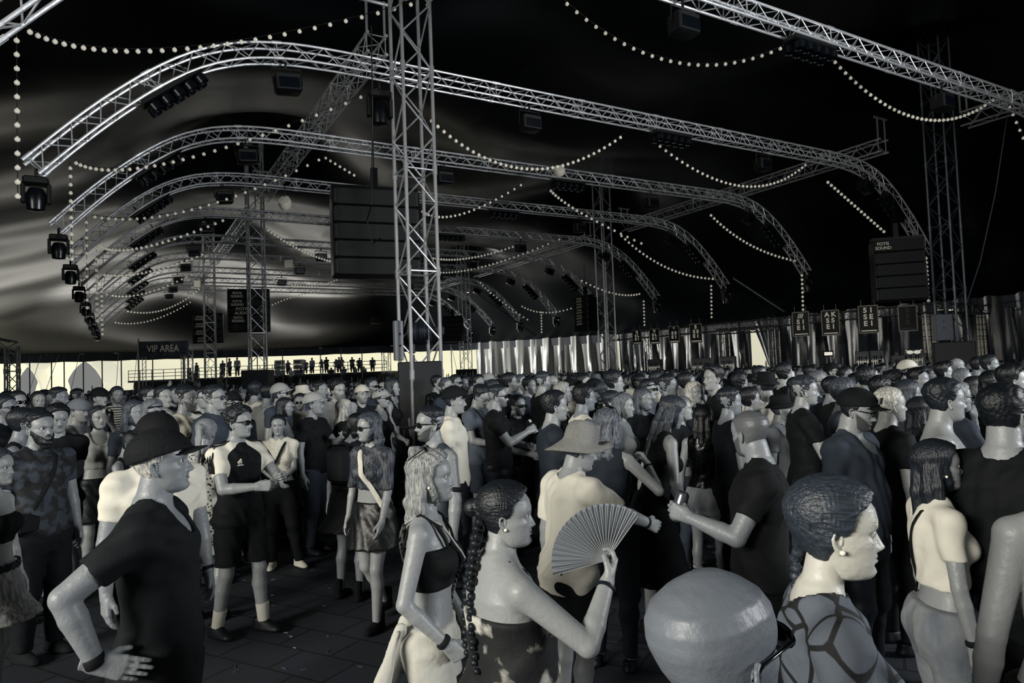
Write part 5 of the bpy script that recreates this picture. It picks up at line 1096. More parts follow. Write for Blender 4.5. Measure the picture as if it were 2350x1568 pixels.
for d, x, p in sorted(fill, key=lambda q: q[0]):
    sexy = 'm' if R2.random() < .62 else 'f'; hr = R2.choice(['short', 'fade', 'messy', 'curly', 'crop', 'quiff', 'short', 'fade', 'buzz'] if sexy == 'm' else ['long', 'wavy', 'bun', 'bob', 'long', 'topbun']); htn = R2.choice([14, 18, 22, 26, 36, 50, 80, 120, 150])
    acc = R2.choice([[], [], [], ['sunglasses'], ['sunglasses'], ['cap'], ['backcap'], ['bucket'], ['sunglasses', 'cap'], ['headband']]); 
    if sexy == 'm' and R2.random() < .25: acc = acc+['beard']
    tp = R2.choice(['tee', 'tee', 'tee', 'tank'] if sexy == 'm' else ['croptee', 'croptank', 'tank']); tt = R2.choice(tops); pose = R2.choices(['down', 'bent', 'cross', 'clasp', 'phone', 'up', 'upbent', 'face'], [8, 4, 2, 3, 1, .5, .6, 1])[0]
    v = STAGE-p; face = math.degrees(math.atan2(v.y, v.x))+R2.gauss(0, 22); h = R2.gauss(1.80, .06) if sexy == 'm' else R2.gauss(1.69, .055)
    spectator(x, 0, d, face, sexy, hr, htn, tp, tt, acc, pose, R2.choice([0, 18, 0, -18]) if pose in ('down', 'bent') else 0, R2.choice([1., 1.08]) if sexy == 'm' else R2.choice([.97, 1.06]), R2.choice([140, 150, 160, 170]), pos=p, h=min(1.93, h), bt=R2.choice([14, 20, 30, 60]), acct=R2.choice([12, 14, 30, 120, 190]), bot=R2.choice(['trousers', 'shorts']), label=auto_label(x, d, sexy, hr, htn, tp, tt, acc, pose, face))
# spectators sharing every describable trait also share a group
by = {}
for o in COL.objects:
    if o.parent is None and o.get('category') == 'person': by.setdefault(o['label'], []).append(o)
for k, L in by.items():
    for o in L: o['group'] = o.get('group') or 'spectators standing in the crowd'
# the far mass of heads, beyond the three hundred nearest people, as one object
def far_crowd():
    V = []; Fq = []; mi = []; n = 0; R3 = random.Random(5)
    def lump(c, r, sg, rg, m, taper=None):
        nonlocal n
        for i in range(rg+1):
            a = math.pi*i/rg
            for k in range(sg): q = 2*math.pi*k/sg; V.append((c[0]+r[0]*math.sin(a)*math.cos(q), c[1]+r[1]*math.sin(a)*math.sin(q), c[2]+r[2]*math.cos(a)))
        for i in range(rg):
            for k in range(sg): Fq.append((n+i*sg+k, n+(i+1)*sg+k, n+(i+1)*sg+(k+1) % sg, n+i*sg+(k+1) % sg)); mi.append(m)
        n += sg*(rg+1)
    cnt = 0; occ = {}
    for _ in range(26000):
        d = 20.5+(58-20.5)*R3.random()**.9; x = R3.uniform(-30, 2380); p = at(x, 850, d); u, v = to_uv(p)
        if u > 33.5 or v > 57 or u < -8 or (u > 27.5 and v < 45) or seg_dist(u, v) < 1.5: continue
        if x < 340 and R3.random() < .965: continue
        key = (round(p.x/.62), round(p.y/.62))
        if key in occ: continue
        if any((p.x-a)**2+(p.y-b_)**2 < 1.2 for a, b_ in MB_) or d < 23 and not free(p, .6): continue
        if R3.random() < .25: continue
        occ[key] = 1; cnt += 1; h = R3.gauss(1.74, .08); q = R3.uniform(0, 6.28); hm = 3+R3.randrange(3); cmn = 6+R3.randrange(5); fx = (STAGE-p).normalized()
        lump((p.x, p.y, h-.13), (.085, .08, .125), 8, 6, R3.randrange(3)); lump((p.x-fx.x*.025, p.y-fx.y*.025, h-.085), (.095, .092, .10), 8, 5, hm)
        lump((p.x, p.y, h-.52), (.20, .17, .27), 8, 6, cmn); lump((p.x, p.y, .62), (.17, .15, .64), 6, 4, 6)
        if R3.random() < .06: lump((p.x+.18, p.y, h+.05), (.04, .04, .26), 6, 4, 0)
        if cnt >= 2600: break
    me = bpy.data.meshes.new('crowd'); me.from_pydata(V, [], Fq); me.polygons.foreach_set('use_smooth', [True]*len(Fq)); me.polygons.foreach_set('material_index', mi)
    for m in [cloth(140), cloth(155), cloth(125), hairm(14), hairm(26), hairm(70), cloth(14), cloth(20), cloth(60), cloth(120), cloth(195)]: me.materials.append(m)
    o = bpy.data.objects.new('crowd', me); COL.objects.link(o); tag(o, 'mass of distant spectators filling the tent behind the nearer people', 'crowd', kind='stuff')
far_crowd()
# ------------------------------------------------------------------ festoon lights
def festoon(label, pts, n, r=.036):
    A, M_, C_ = [at(*p) for p in pts] if len(pts) == 3 else (at(*pts[0]), (at(*pts[0])+at(*pts[1]))/2, at(*pts[1]))
    Cc = M_*2-(A+C_)/2                                            # control point so that the curve passes through the middle point
    f = lambda t: A*(1-t)**2+Cc*2*t*(1-t)+C_*t*t
    o = thing('festoon_light_string', label, 'string lights', A, 0, 'festoon lights hung in the roof')
    b = MB(); b.path([f(i/24)-A for i in range(25)], .008, 5); b.build('cable', CABLE, o)
    me = BULBM[0]
    for i in range(n):
        q = bpy.data.objects.new('bulb', me); COL.objects.link(q); q.parent = o; q.location = f((i+.5)/n)-A-Vector((0, 0, .05)); q.scale = (r/.036,)*3
_b = MB(); _b.ball((0, 0, 0), .040, 12, 8); _b.lathe([(.010, .03), (.010, .05)], n=6); BULBM = [_b.mesh('bulb')]; BULBM[0].materials.append(BULB)
FS = [
 ('hanging straight down at the far left', [(38, 70, 10.3), (41, 460, 10.3)], 12), ('across the top left, sagging before the first arch', [(60, 62, 10.2), (430, 106, 12), (962, 0, 13.6)], 31),
 ('second vertical drop from the left', [(161, 372, 15), (165, 600, 15)], 12), ('sagging between second arch and girder', [(170, 367, 15), (420, 362, 16), (882, 196, 16.5)], 31),
 ('third vertical drop from the left', [(198, 498, 19), (200, 712, 19)], 12), ('sagging below the third arch', [(210, 493, 19), (440, 478, 20), (745, 357, 19.5)], 27),
 ('crossing the top middle', [(1290, -6, 14), (1560, 140, 15), (1822, 92, 15.6)], 25), ('sagging under the nearest truss at the top right', [(1898, 118, 15.6), (2110, 268, 17), (2292, 215, 18)], 38),
 ('corner strand by the right edge', [(2305, 215, 18.5), (2352, 322, 18.5)], 6), ('long strand from the biggest mast to the first truss', [(983, 266, 14.5), (1215, 384, 17), (1430, 307, 18)], 36),
 ('sagging between the first and second truss at the right', [(1508, 327, 19), (1705, 424, 21), (1852, 372, 22)], 35), ('straight strand down to the right loudspeaker', [(1896, 412, 23), (2032, 532, 24)], 18),
 ('short strand left of the big loudspeaker cluster', [(742, 356, 20), (818, 402, 20)], 7), ('strand right of the biggest mast, mid height', [(966, 480, 20), (1060, 488, 22), (1203, 417, 23)], 22),
 ('strand falling right from the second truss', [(1262, 433, 24), (1340, 490, 26), (1480, 560, 28)], 20), ('sagging right of the third mast', [(1422, 535, 28), (1530, 612, 30), (1640, 638, 31)], 26),
 ('straight strand in front of the dark roof at the right', [(1628, 488, 26), (1722, 560, 28), (1828, 597, 29)], 25), ('vertical drop, fourth from the right', [(1632, 650, 31.4), (1633, 730, 31.4)], 9),
 ('vertical drop, second from the right', [(1840, 625, 28), (1843, 713, 28)], 9), ('vertical drop beside the right-hand mast', [(2125, 585, 23.5), (2131, 692, 23.5)], 11), ('vertical drop, fifth from the right', [(1477, 686, 35), (1479, 748, 35)], 8),
 ('vertical drop, farthest right one', [(1242, 712, 40), (1243, 764, 40)], 8), ('fourth vertical drop from the left', [(221, 560, 22.6), (223, 740, 22.6)], 14), ('fifth vertical drop from the left', [(233, 640, 27), (235, 770, 27)], 12),
 ('sagging below the fourth arch', [(226, 560, 23), (330, 565, 24), (520, 500, 25)], 26), ('sagging below the fifth arch', [(236, 628, 27), (340, 622, 29), (470, 580, 30)], 24), ('sagging below the sixth arch', [(242, 672, 33), (330, 672, 34), (445, 625, 36)], 22),
 ('low swag left of the sign', [(262, 738, 40), (350, 733, 42), (440, 690, 46)], 24), ('upper swag left of the sign', [(290, 712, 36), (380, 708, 40), (460, 660, 42)], 26), ('strand right of the second mast, upper', [(612, 524, 30), (690, 572, 31), (760, 598, 32)], 22),
 ('strand right of the second mast, lower', [(618, 636, 40), (700, 655, 42), (775, 640, 44)], 24), ('lowest strand right of the second mast', [(622, 700, 46), (690, 676, 48), (760, 668, 50)], 20), ('strand behind the biggest mast', [(992, 590, 30), (1080, 590, 33), (1190, 560, 34)], 28),
 ('strand above the far right girder', [(990, 622, 34), (1110, 610, 37), (1290, 545, 36)], 34), ('strand falling beside the third mast in the right row', [(1100, 645, 40), (1150, 690, 42), (1215, 735, 43)], 16), ('strand between the last two arches at the right', [(1195, 700, 40), (1250, 716, 42), (1315, 705, 42)], 16),
 ('strand to the far right drop', [(1330, 640, 34), (1410, 672, 35), (1470, 672, 35)], 18)]
for lab, pts, n in FS: festoon('string of white globe bulbs, '+lab, pts, n, .036 if pts[0][2] < 21 else .046)
# ------------------------------------------------------------------ lamps and fittings hanging from the trusses
def blinder():
    t = thing('blinder_light', '', 'stage light'); b = MB()
    b.box((0, 0, .02), (1.25, .34, .10), bev=.02); b.tube((-.4, 0, .06), (-.4, 0, .26), .02, 6); b.tube((.4, 0, .06), (.4, 0, .26), .02, 6); b.build('frame', BLK, t)
    for i in range(5):
        for j in (-1, 1): b = MB(); b.lathe([(.05, 0), (.11, -.05), (.115, -.17), (.10, -.18), (.09, -.12)], ((i-2)*.245, j*.11, -.03), 12); b.build('lamp_can', mat('satin_black_metal', 24, .28, .3), t)
    return t
def flood():
    t = thing('flood_light', '', 'stage light'); b = MB(); b.box((0, 0, -.30), (.48, .34, .36), bev=.03); b.build('lamp_body', BLK, t)
    b = MB(); b.path([(-.28, 0, -.3), (-.28, 0, 0), (.28, 0, 0), (.28, 0, -.3)], .018, 6); b.tube((0, 0, 0), (0, 0, .14), .025, 6); b.build('yoke', BLK, t)
    b = MB(); b.box((0, -.175, -.32), (.38, .02, .2)); b.build('lens', mat('lens_glass', 22, .15), t); return t
def moving_head():
    t = thing('moving_head_light', '', 'stage light'); b = MB(); b.box((0, 0, -.14), (.42, .34, .16), bev=.03); b.tube((0, 0, -.06), (0, 0, .12), .03, 8); b.build('base', BLK, t)
    for s in (-1, 1): b = MB(); b.box((s*.21, 0, -.38), (.07, .18, .40), bev=.02); b.build('arm', BLK, t)
    b = MB(); b.lathe([(.02, -.72), (.15, -.70), (.17, -.55), (.17, -.38), (.12, -.28), (.02, -.26)], n=16); b.build('head', mat('satin_black_metal', 24, .28, .3), t); return t
P1, P2, P3 = blinder(), flood(), moving_head(); used = set()
ORD = ['nearest', 'second', 'third', 'fourth', 'fifth', 'sixth', 'seventh', 'eighth', 'ninth', 'tenth']
def hang(pr, u, v, lab, tilt=0, dz=-.30, sc=1.):
    loc = uv(u, v, arc_pt(u)+dz); R = Matrix.Rotation(TH, 4, 'Z')@Matrix.Rotation(tilt, 4, 'Y')
    if pr.name not in used: used.add(pr.name); o = pr; o['label'] = lab
    else: o = _cp(pr, None); o['label'] = lab
    o.location = loc; o.rotation_euler = R.to_euler(); o.scale = (sc,)*3; o['group'] = {'b': 'blinder lights on the arches', 'f': 'flood lights on the arches', 'm': 'moving heads at the arch ends'}[pr.name[0]]
    return o
for i, v in enumerate(ARCH_V):
    w = ORD[i]+' arch'
    if i > 0: hang(P1, .9, v, 'black cluster of blinder lamps on the left slope of the %s' % w, -.70); hang(P3, -1.15, v, 'black moving head light hanging from the left end of the %s' % w, dz=-.15, sc=.85); hang(P2, 2.9, v, 'square black flood light near the left bend of the %s' % w, -.1)
    if i < 5: hang(P1, 13. if i else 11.9, v, 'black bank of blinder lamps under the middle of the %s' % w, 0, -.25)
    if i < 8: hang(P2, 8.5, v, 'square black flood light left of the middle of the %s' % w); hang(P2, 16.6, v, 'square black flood light right of the middle of the %s' % w)
    hang(P2, 21.7, v, 'square black flood light at the right bend of the %s' % w, .35, -.25); hang(P1, 23.1, v, 'black cluster of blinder lamps on the right slope of the %s' % w, .78, -.3)
    if i != 1: hang(P3, 24.95, v, 'black moving head light hanging from the right end of the %s' % w, dz=-.1)
# bright fittings, their lit look put into a near-white shell colour
def at_plain(name, x, y, d, lab, cat, mk): o = thing(name, lab, cat, at(x, y, d)); mk(o); return o
def mkround(o):
    b = MB(); b.lathe([(.02, .12), (.16, .10), (.19, 0), (.16, -.10), (.02, -.12)], n=18, M=Matrix.Rotation(.9, 3, 'X')); b.build('lamp_shell', mat('sunlit_lamp_shell', 245, .4), o); b = MB(); b.tube((0, 0, .1), (0, 0, .42), .02, 6); b.build('bracket', BLK, o)
at_plain('round_lamp', 1283, 392, 20.2, 'bright round lamp hanging on the second truss from the lens', 'lamp', mkround)
at_plain('round_lamp', 654, 466, 21.5, 'bright white lamp body hanging right of the second mast', 'lamp', mkround).scale = (1.1, 1.1, 1.3)
def mkbox(o): b = MB(); b.box((0, 0, -.1), (.42, .3, .42), bev=.03); b.build('lamp_shell', mat('sunlit_lamp_shell', 245, .4), o); b = MB(); b.path([(-.25, 0, -.1), (-.25, 0, .2), (.25, 0, .2), (.25, 0, -.1)], .03, 6); b.build('yoke', GREYP, o)
at_plain('box_lamp', 664, 602, 34, 'pale boxy flood light right of the second mast, lowest one', 'lamp', mkbox)
at_plain('box_lamp', 455, 648, 42, 'pale boxy flood light at the end of the left girder', 'lamp', mkbox)
# ------------------------------------------------------------------ loudspeaker clusters
LETT = mat('speaker_lettering', 235, .6)
def cluster(x, y, d, w, h, n, rz, lab, texts=(), tilt=.06, dep=.7):
    p = at(x, y, d); t = thing('loudspeaker_cluster', lab, 'loudspeaker', p, rz)
    for i in range(n):
        hh = h/n; b = MB(); a = tilt*(i-n/2)*.5; z = h/2-hh*(i+.5); yo = -.5*tilt*(i**1.6)*.12
        b.box((0, yo, z), (w, dep, hh*.955), bev=.03, M=None); o = b.build('cabinet', CASE, t)
        g = MB(); g.box((0, yo-dep/2-.005, z), (w*.92, .02, hh*.86)); g.build('grille', mat('speaker_grille', 11, .8), o)
        for s in texts:
            if s[0] == i: text_mesh(s[1], s[2], LETT, 'lettering', o, (s[3]*w, yo-dep/2-.02, z), (math.pi/2, 0, 0), .004)
    b = MB(); b.box((0, 0, h/2+.06), (w*1.02, .3, .10)); b.box((0, 0, h/2+.3), (.14, .14, .5)); b.tube((0, 0, h/2+.5), (0, 0, h/2+1.7), .012, 6); b.build('rigging_frame', BLKG, t)
    for s in (-1, 1): b = MB(); b.box((s*w*.505, 0, 0), (.03, dep*.8, h*.98)); b.build('side_rail', BLKG, t)
    return t
FT = 'FOTIS\nSOUND'; FA = 'FOTIS\nAUDIO'
cluster(862, 540, 15.0, 1.85, 1.9, 5, .35, 'huge dark loudspeaker cluster hanging left of the biggest mast')
cluster(572, 716, 31, 1.75, 1.85, 5, .3, 'loudspeaker cluster lettered FOTIS AUDIO behind the second mast', [(0, FT, .15, -.27), (1, FT, .15, -.27), (2, FA, .19, -.16), (2, '36', .18, .33), (3, FT, .15, -.25)])
cluster(478, 756, 45, 1.8, 1.9, 4, .3, 'faint loudspeaker cluster behind the narrow mast', [(0, FT, .15, -.27), (1, FT, .15, -.27), (2, FT, .15, -.27), (3, FA, .17, -.2)])
cluster(1040, 757, 46, 1.25, 1.65, 5, -.2, 'loudspeaker cluster against the bright far canvas')
cluster(861, 718, 58, .75, 1.9, 6, .8, 'slim loudspeaker column hanging left of the biggest mast, far back')
cluster(1345, 722, 34, .95, 1.7, 6, -.9, 'loudspeaker cluster left of the right row second mast, lettered along its side', [(i, FA, .13, -.1) for i in range(0, 5)])
cluster(2060, 622, 21.3, 1.4, 1.9, 5, -.25, 'dark loudspeaker cluster hanging left of the right-hand mast', [(0, FT, .13, -.33)], tilt=.3)
# ------------------------------------------------------------------ fittings on the masts
p = at(985, 760, 13.2); t = thing('cable_winch', 'big dark cable drum mounted inside the biggest mast', 'winch', (p.x-.2, p.y, p.z), .1)
b = MB(); 
for i in range(9): b.lathe([(.02, -.02), (.17+.012*(i % 2), -.02), (.17+.012*(i % 2), .02), (.02, .02)], (-.2+i*.045, 0, 0), 20, Matrix.Rotation(math.pi/2, 3, 'Y'))
b.build('wire_drum', mat('dark_wire_rope', 55, .5, .4), t)
b = MB(); b.lathe([(.02, -.025), (.23, -.02), (.23, .02), (.02, .025)], (.22, 0, 0), 24, Matrix.Rotation(math.pi/2, 3, 'Y')); b.build('flange', mat('drum_flange', 40, .4), t)
b = MB(); b.box((.36, 0, 0), (.26, .14, .16), bev=.02); b.build('gearbox', mat('winch_grey', 60, .4), t)
p = at(914, 782, 13.0); t = thing('control_box', 'tall grey metal box fixed to the left side of the biggest mast', 'control box', p, .5)
b = MB(); b.box((0, 0, 0), (.17, .12, .76), bev=.01); b.build('housing', mat('mast_box_grey', 120, .45), t)
for z in (.12, -.10): b = MB(); b.box((.01, -.065, z), (.03, .02, .04)); b.build('latch', BLK, t)
p = at(946, 800, 13.0); b = MB(); b.box((0, 0, 0), (.11, .12, .20), bev=.02); b.box((0, -.0, -.2), (.08, .08, .16), bev=.01); tag(b.build('hoist_motor', BLK, loc=p), 'small black hoist motor under the cable drum', 'motor')
p = at(2163, 752, 21.0); t = thing('control_box', 'grey control cabinet fixed to the right-hand mast', 'control box', p, -.15)
b = MB(); b.box((0, 0, 0), (.48, .3, .80), bev=.01); b.build('housing', mat('mast_box_slate', 72, .45), t)
for z in (.18, -.02): b = MB(); b.box((-.02, -.155, z), (.06, .02, .035)); b.build('latch', BLK, t)
for (x, y, d, lab) in ((870, 205, 13.2, 'black moving light hanging at the left of the biggest mast top'),): o = _cp(P3, None); o.location = at(x, y, d); o['label'] = lab; o['group'] = 'moving heads at the arch ends'; o.rotation_euler = (0, 0, .4)
b = MB(); b.path([at(852, 60, 13), at(855, 250, 13), at(853, 470, 13.4), at(842, 505, 14), at(855, 560, 14.1), at(875, 545, 13.6)], .014, 6); tag(b.build('hoist_cable', CABLE), 'black cable hanging down in front of the biggest loudspeaker cluster', 'cable')
b = MB(); b.path([at(2312, 262, 20), at(2285, 440, 20.5), at(2250, 600, 21), at(2217, 700, 21.5)], .016, 6); tag(b.build('stay_cable', pole_m), 'thin cable curving down at the right edge', 'cable')
b = MB(); b.tube(at(2311, 700, 30), at(2335, 850, 30), .07, 8); tag(b.build('side_pole', mat('dim_pole', 60, .5)), 'single dim pole standing right of the striped pillars', 'tent pole')
b = MB(); b.tube(at(1640, 610, 44), at(1800, 715, 34), .05, 6); tag(b.build('stay_cable', pole_m), 'taut stay rope in front of the dark roof above the bar', 'cable')
b = MB(); b.tube(at(1090, 670, 46), at(1230, 770, 44), .03, 6); tag(b.build('stay_cable', CABLE), 'taut stay rope running right from the far right arch end', 'cable')
# ------------------------------------------------------------------ bar: truss frame, posters, fridges
BT = mat('bar_truss_grey', 150, .4, .7)
def gtruss(label, a, b_, s=.40, side=Vector((0, 0, 1)), m=BT, name='bar_truss'):
    o = thing(name, label, 'truss', a); truss(o, [Vector((0, 0, 0)), b_-a], side, s, .032, .016, .42, m, rung=6); return o
a, c = at(1412, 774, 43), at(2165, 704, 31); gtruss('long lattice truss running above the bar counter', a, c)
a2, c2 = at(2165, 706, 31), at(2255, 712, 33.5); gtruss('short lattice truss closing the bar corner at the right', a2, c2)
for x, y0, d, w, lab in ((1661, 765, 40, .42, 'lattice leg of the bar frame left of the bright gap'), (1775, 755, 38, .42, 'lattice leg of the bar frame right of the bright gap'), (1486, 772, 42.5, .34, 'thin lattice leg behind the bar posters at the left')):
    t_ = at(x, y0, d); g = Vector((t_.x, t_.y, 0)); gtruss(lab, g+Vector((0, 0, .05)), t_, w, Vector((.8, .6, 0)))
gtruss('lattice crossbar above the bright gap', at(1650, 762, 40), at(1790, 752, 38), .3)
SIL = mat('striped_reflective_wrap', 200, .4); mottle(SIL, 30, 215, 2.2, .38, .5, 'noise', (1, 1, 4), 4)
for k, (x, d) in enumerate([(2118, 31), (2130, 31), (2139, 31.1), (2147, 31.2), (2243, 33), (2250, 33.2), (2258, 33.3), (2267, 33.4)]):
    t_ = at(x, 722, d); b = MB(); b.tube((0, 0, 0), (0, 0, t_.z), .055, 8); tag(b.build('bar_pillar', SIL, loc=(t_.x, t_.y, 0)), 'pale mottled tube of the bar corner, %s of the %s four' % (['leftmost', 'second', 'third', 'rightmost'][k % 4], 'left' if k < 4 else 'right'), 'pillar', 'mottled tubes at the bar corner')
PAP = mat('lit_poster_paper', 215, .6, emit=.25); PK = mat('poster_black', 12, .6)
def poster(x, y, d, sc, lines, lab, dark=0, rz=-.5):
    t = thing('hanging_poster', lab, 'poster', at(x, y, d), rz, 'menu posters hung from the bar truss'); w, h = .62*sc, .98*sc
    b = MB()
    for s in (-1, 1): b.box((s*w/2, 0, 0), (.035, .05, h+.035)); b.box((0, 0, s*h/2), (w+.035, .05, .035)); b.tube((s*w*.35, 0, h/2), (s*w*.35, 0, h/2+.3), .01, 5)
    b.build('frame', mat('poster_frame', 190 if not dark else 70, .5), t)
    b = MB(); b.box((0, .01, 0), (w*.97, .02, h*.97)); b.build('board', PK, t)
    pm = PAP if not dark else mat('dim_poster_print', 80, .6)
    for i, s in enumerate(lines): text_mesh(s, .25*sc, pm, 'lettering', t, (0, -.012, h*.33-i*.24*sc), (math.pi/2, 0, 0), .004, bold=.012)
    b = MB(); b.box((0, -.01, -h*.42), (w*.8, .012, .05)); b.build('poster_rule', pm, t)
poster(1462, 774, 41, .85, ['%', 'S L', 'E 1'], 'leftmost and smallest hanging menu poster, by the right row second mast'); poster(1502, 772, 40, .9, ['V', 'S L', 'E 1'], 'second hanging menu poster from the left'); poster(1547, 768, 39, .95, ['*', 'S S', 'E 1'], 'third hanging menu poster from the left'); poster(1597, 765, 38, 1.05, ['5', 'S S', 'E 1'], 'fourth hanging menu poster, left of the bright gap')
poster(1838, 744, 35, 1.25, ['///', 'S 1', 'E 1'], 'hanging menu poster right of the bright gap'); poster(1906, 741, 33.5, 1.25, ['A K', 'S 5', 'E 1'], 'hanging menu poster above the lit fridge sign'); poster(1993, 733, 32, 1.3, ['5 1', 'S E', 'E 1'], 'largest hanging menu poster, reading S E'); poster(2083, 731, 31, 1.15, ['5', 'S', 'E'], 'dim hanging menu poster beside the mottled tubes', 1)
def fridge(x, y, d, w, h, lab, shelf=3, top=None, lit=1.):
    p = at(x, y, d); t = thing('drinks_fridge', lab, 'fridge', (p.x, p.y, 0), -.45); z1 = p.z
    b = MB(); b.box((0, .3, z1/2), (w, .6, z1), bev=.02); b.build('cabinet', mat('fridge_casing', 70, .4), t)
    b = MB(); b.box((0, -.005, z1*.45), (w*.86, .02, z1*.78)); b.build('glass_door', mat('lit_fridge_interior', 200, .4, emit=.35*lit), t)
    for i in range(shelf+2):
        b = MB(); z = z1*.82-i*.26; b.box((0, -.03, z), (w*.84, .03, .02)); b.build('shelf', BLK, t)
        for k in range(int(w/.09)-1): b = MB(); b.lathe([(.028, 0), (.028, .13), (.012, .18), (.012, .21)], (-w*.38+k*.09, -.04, z+.01), 8); tag(b.build('bottle', mat('bottle_dark', 40, .3) if (k+i) % 3 else mat('bottle_pale', 120, .3), t))
    b = MB(); b.box((0, -.01, z1-.08), (w*.9, .03, .12)); b.build('header_panel', mat('fridge_header', 150 if top else 90, .5, emit=.2 if top else .0), t)
    return t, z1
fridge(1607, 822, 36, 1.0, 2, 'lit glass-fronted drinks fridge left of the bar frame leg'); fridge(1668, 818, 36, .8, 2, 'smaller pale fridge behind the bar frame leg'); fridge(1500, 825, 40, .8, 2, 'dim fridge at the left end of the bar', lit=.4)
fridge(1978, 806, 30, .55, 2, 'lit bottle fridge left of the wide fridge'); fridge(2012, 804, 30, .55, 2, 'bottle fridge with small header sign, right of the pair'); fridge(2062, 815, 28.5, .5, 2, 'tall lit fridge left of the winged sign', top=1)
t, z1 = fridge(2096, 802, 29, .75, 2, 'dark fridge carrying a white bull-shaped sign', lit=.1)
b = MB(); 
for s in (-1, 1): b.ball((s*.13, -.05, z1-.12), .10, 10, 6, (1.3, .3, .8)); b.tube((s*.2, -.05, z1-.08), (s*.30, -.05, z1-.02), .03, 6, .01)
b.build('fridge_emblem', mat('white_emblem', 235, .5, emit=.6), t)
p = at(1901, 812, 31); b = MB(); b.box((0, 0, 0), (.36, .05, .15), bev=.01); o = b.build('lit_sign', mat('glowing_panel', 240, .5, emit=.9), loc=p); tag(o, 'small glowing blank panel over the bar', 'sign'); b = MB(); b.box((0, .03, 0), (.5, .05, .26), bev=.01); b.build('sign_casing', BLK, o); b = MB(); b.tube((0, .03, -.1), (0, .03, -p.z), .03, 6); b.build('sign_stand', BLK, o)
p = at(2170, 712, 31.4); b = MB(); b.box((0, 0, 0), (.75, .05, .05)); tag(b.build('tube_lamp', mat('glowing_panel', 240, .5, emit=.9), loc=p), 'bright tube lamp on the bar truss behind the right-hand mast', 'lamp').rotation_euler = (0, 0, .1)
# bar counter under the truss, mostly hidden by the crowd
a, c = at(1440, 850, 41), at(2150, 830, 30.5); a.z = c.z = 0; b = MB(); L = (c-a).length; b.box((L/2, 0, .55), (L, .6, 1.1), bev=.02); o = tag(b.build('bar_counter', mat('bar_counter_dark', 30, .5), loc=a), 'long dark bar counter under the posters', 'bar counter'); o.rotation_euler = (0, 0, math.atan2(c.y-a.y, c.x-a.x))
# bright tent outside the gap in the wall
# ------------------------------------------------------------------ banner, frame at the left edge
p = at(375, 800, 44); g = at(375, 860, 44); t = thing('banner_frame', 'dark banner reading VIP AREA on a tall frame', 'sign', (p.x, p.y, 0), .28)
w, h = 2.9, .95; b = MB(); b.box((0, 0, p.z), (w, .05, h)); mB = mat('banner_print', 60, .7); mottle(mB, 44, 78, 3, .4, .6, 'noise', detail=8); bo = b.build('banner', mB, t)
text_mesh('VIP AREA', .56, mat('banner_lettering', 250, .6), 'lettering', bo, (-.02, -.04, p.z-.02), (math.pi/2, 0, 0), .004, bold=.006).scale = (.82, 1.12, 1)
for k, s in enumerate((-1, 1)):
    b = MB(); x = s*w/2
    if s < 0: b.tube((x, 0, 0), (x, 0, p.z+.65), .05, 8); b.build('post', mat('pale_post', 170, .5), t)
    else: b.tube((x, 0, 0), (x, 0, p.z+.4), .05, 8); b.build('post', pole_m, t)
for q in (-.78, .78): b = MB(); [b.tube((q*w/2+dx, 0, 0), (q*w/2+dx, 0, p.z-h/2), .025, 6) for dx in (-.1, .1)]; [b.tube((q*w/2-.1, 0, .3*i), (q*w/2+.1, 0, .3*i+.3), .012, 5) for i in range(13)]; b.build('lattice_leg', BT, t)
a = at(28, 795, 24); g0 = Vector((a.x, a.y, 0)); gtruss('lattice goal-post frame leg at the left edge', g0+Vector((0, 0, .05)), a, .36, Vector((.9, .4, 0)), BT, 'gate_frame')
gtruss('lattice crossbeam at the left edge', at(-60, 778, 24), at(32, 797, 24), .36, Vector((0, 0, 1)), BT, 'gate_frame')
# ------------------------------------------------------------------ raised platform beyond the far opening, with onlookers
PZ = 2.6
def flatp(x, d, z): q = at(x, 840, d); return Vector((q.x, q.y, z))
t = thing('viewing_platform', 'raised platform with rails beyond the far opening, carrying a row of onlookers', 'platform', (0, 0, 0))
A_, C_ = flatp(330, 74, PZ), flatp(905, 70, PZ); dirv = (C_-A_); L = dirv.length; an = math.atan2(dirv.y, dirv.x)
nrm_ = Vector((dirv.y, -dirv.x, 0)).normalized(); nrm = nrm_; b = MB(); mid = (A_+C_)/2; b.box((mid.x, mid.y, PZ-.1), (L, 5, .2), rz=an); b.build('deck', mat('platform_deck', 30, .7), t)
b = MB(); b.box((mid.x, mid.y+.5, PZ/2-.1), (L, 4, PZ-.2), rz=an); b.build('skirt', mat('platform_skirt', 20, .8), t)
b = MB(); q = mid+nrm_*3.6; b.box((q.x, q.y, .82), (L, 2.2, 1.64), rz=an); b.build('lower_step', mat('platform_skirt', 20, .8), t)
for z in (.35, .7, 1.05):
    b = MB(); b.tube(A_+nrm*2.4+Vector((0, 0, z)), C_+nrm*2.4+Vector((0, 0, z)), .035, 6); b.build('rail', pole_m, t)
for i in range(22): b = MB(); q = A_.lerp(C_, i/21)+nrm*2.4; b.tube(q, q+Vector((0, 0, 1.05)), .035, 6); b.build('rail_post', pole_m, t)
ORDN = 'first second third fourth fifth sixth seventh eighth ninth tenth eleventh twelfth thirteenth fourteenth fifteenth sixteenth seventeenth eighteenth nineteenth twentieth twenty-first twenty-second twenty-third twenty-fourth twenty-fifth twenty-sixth'.split()
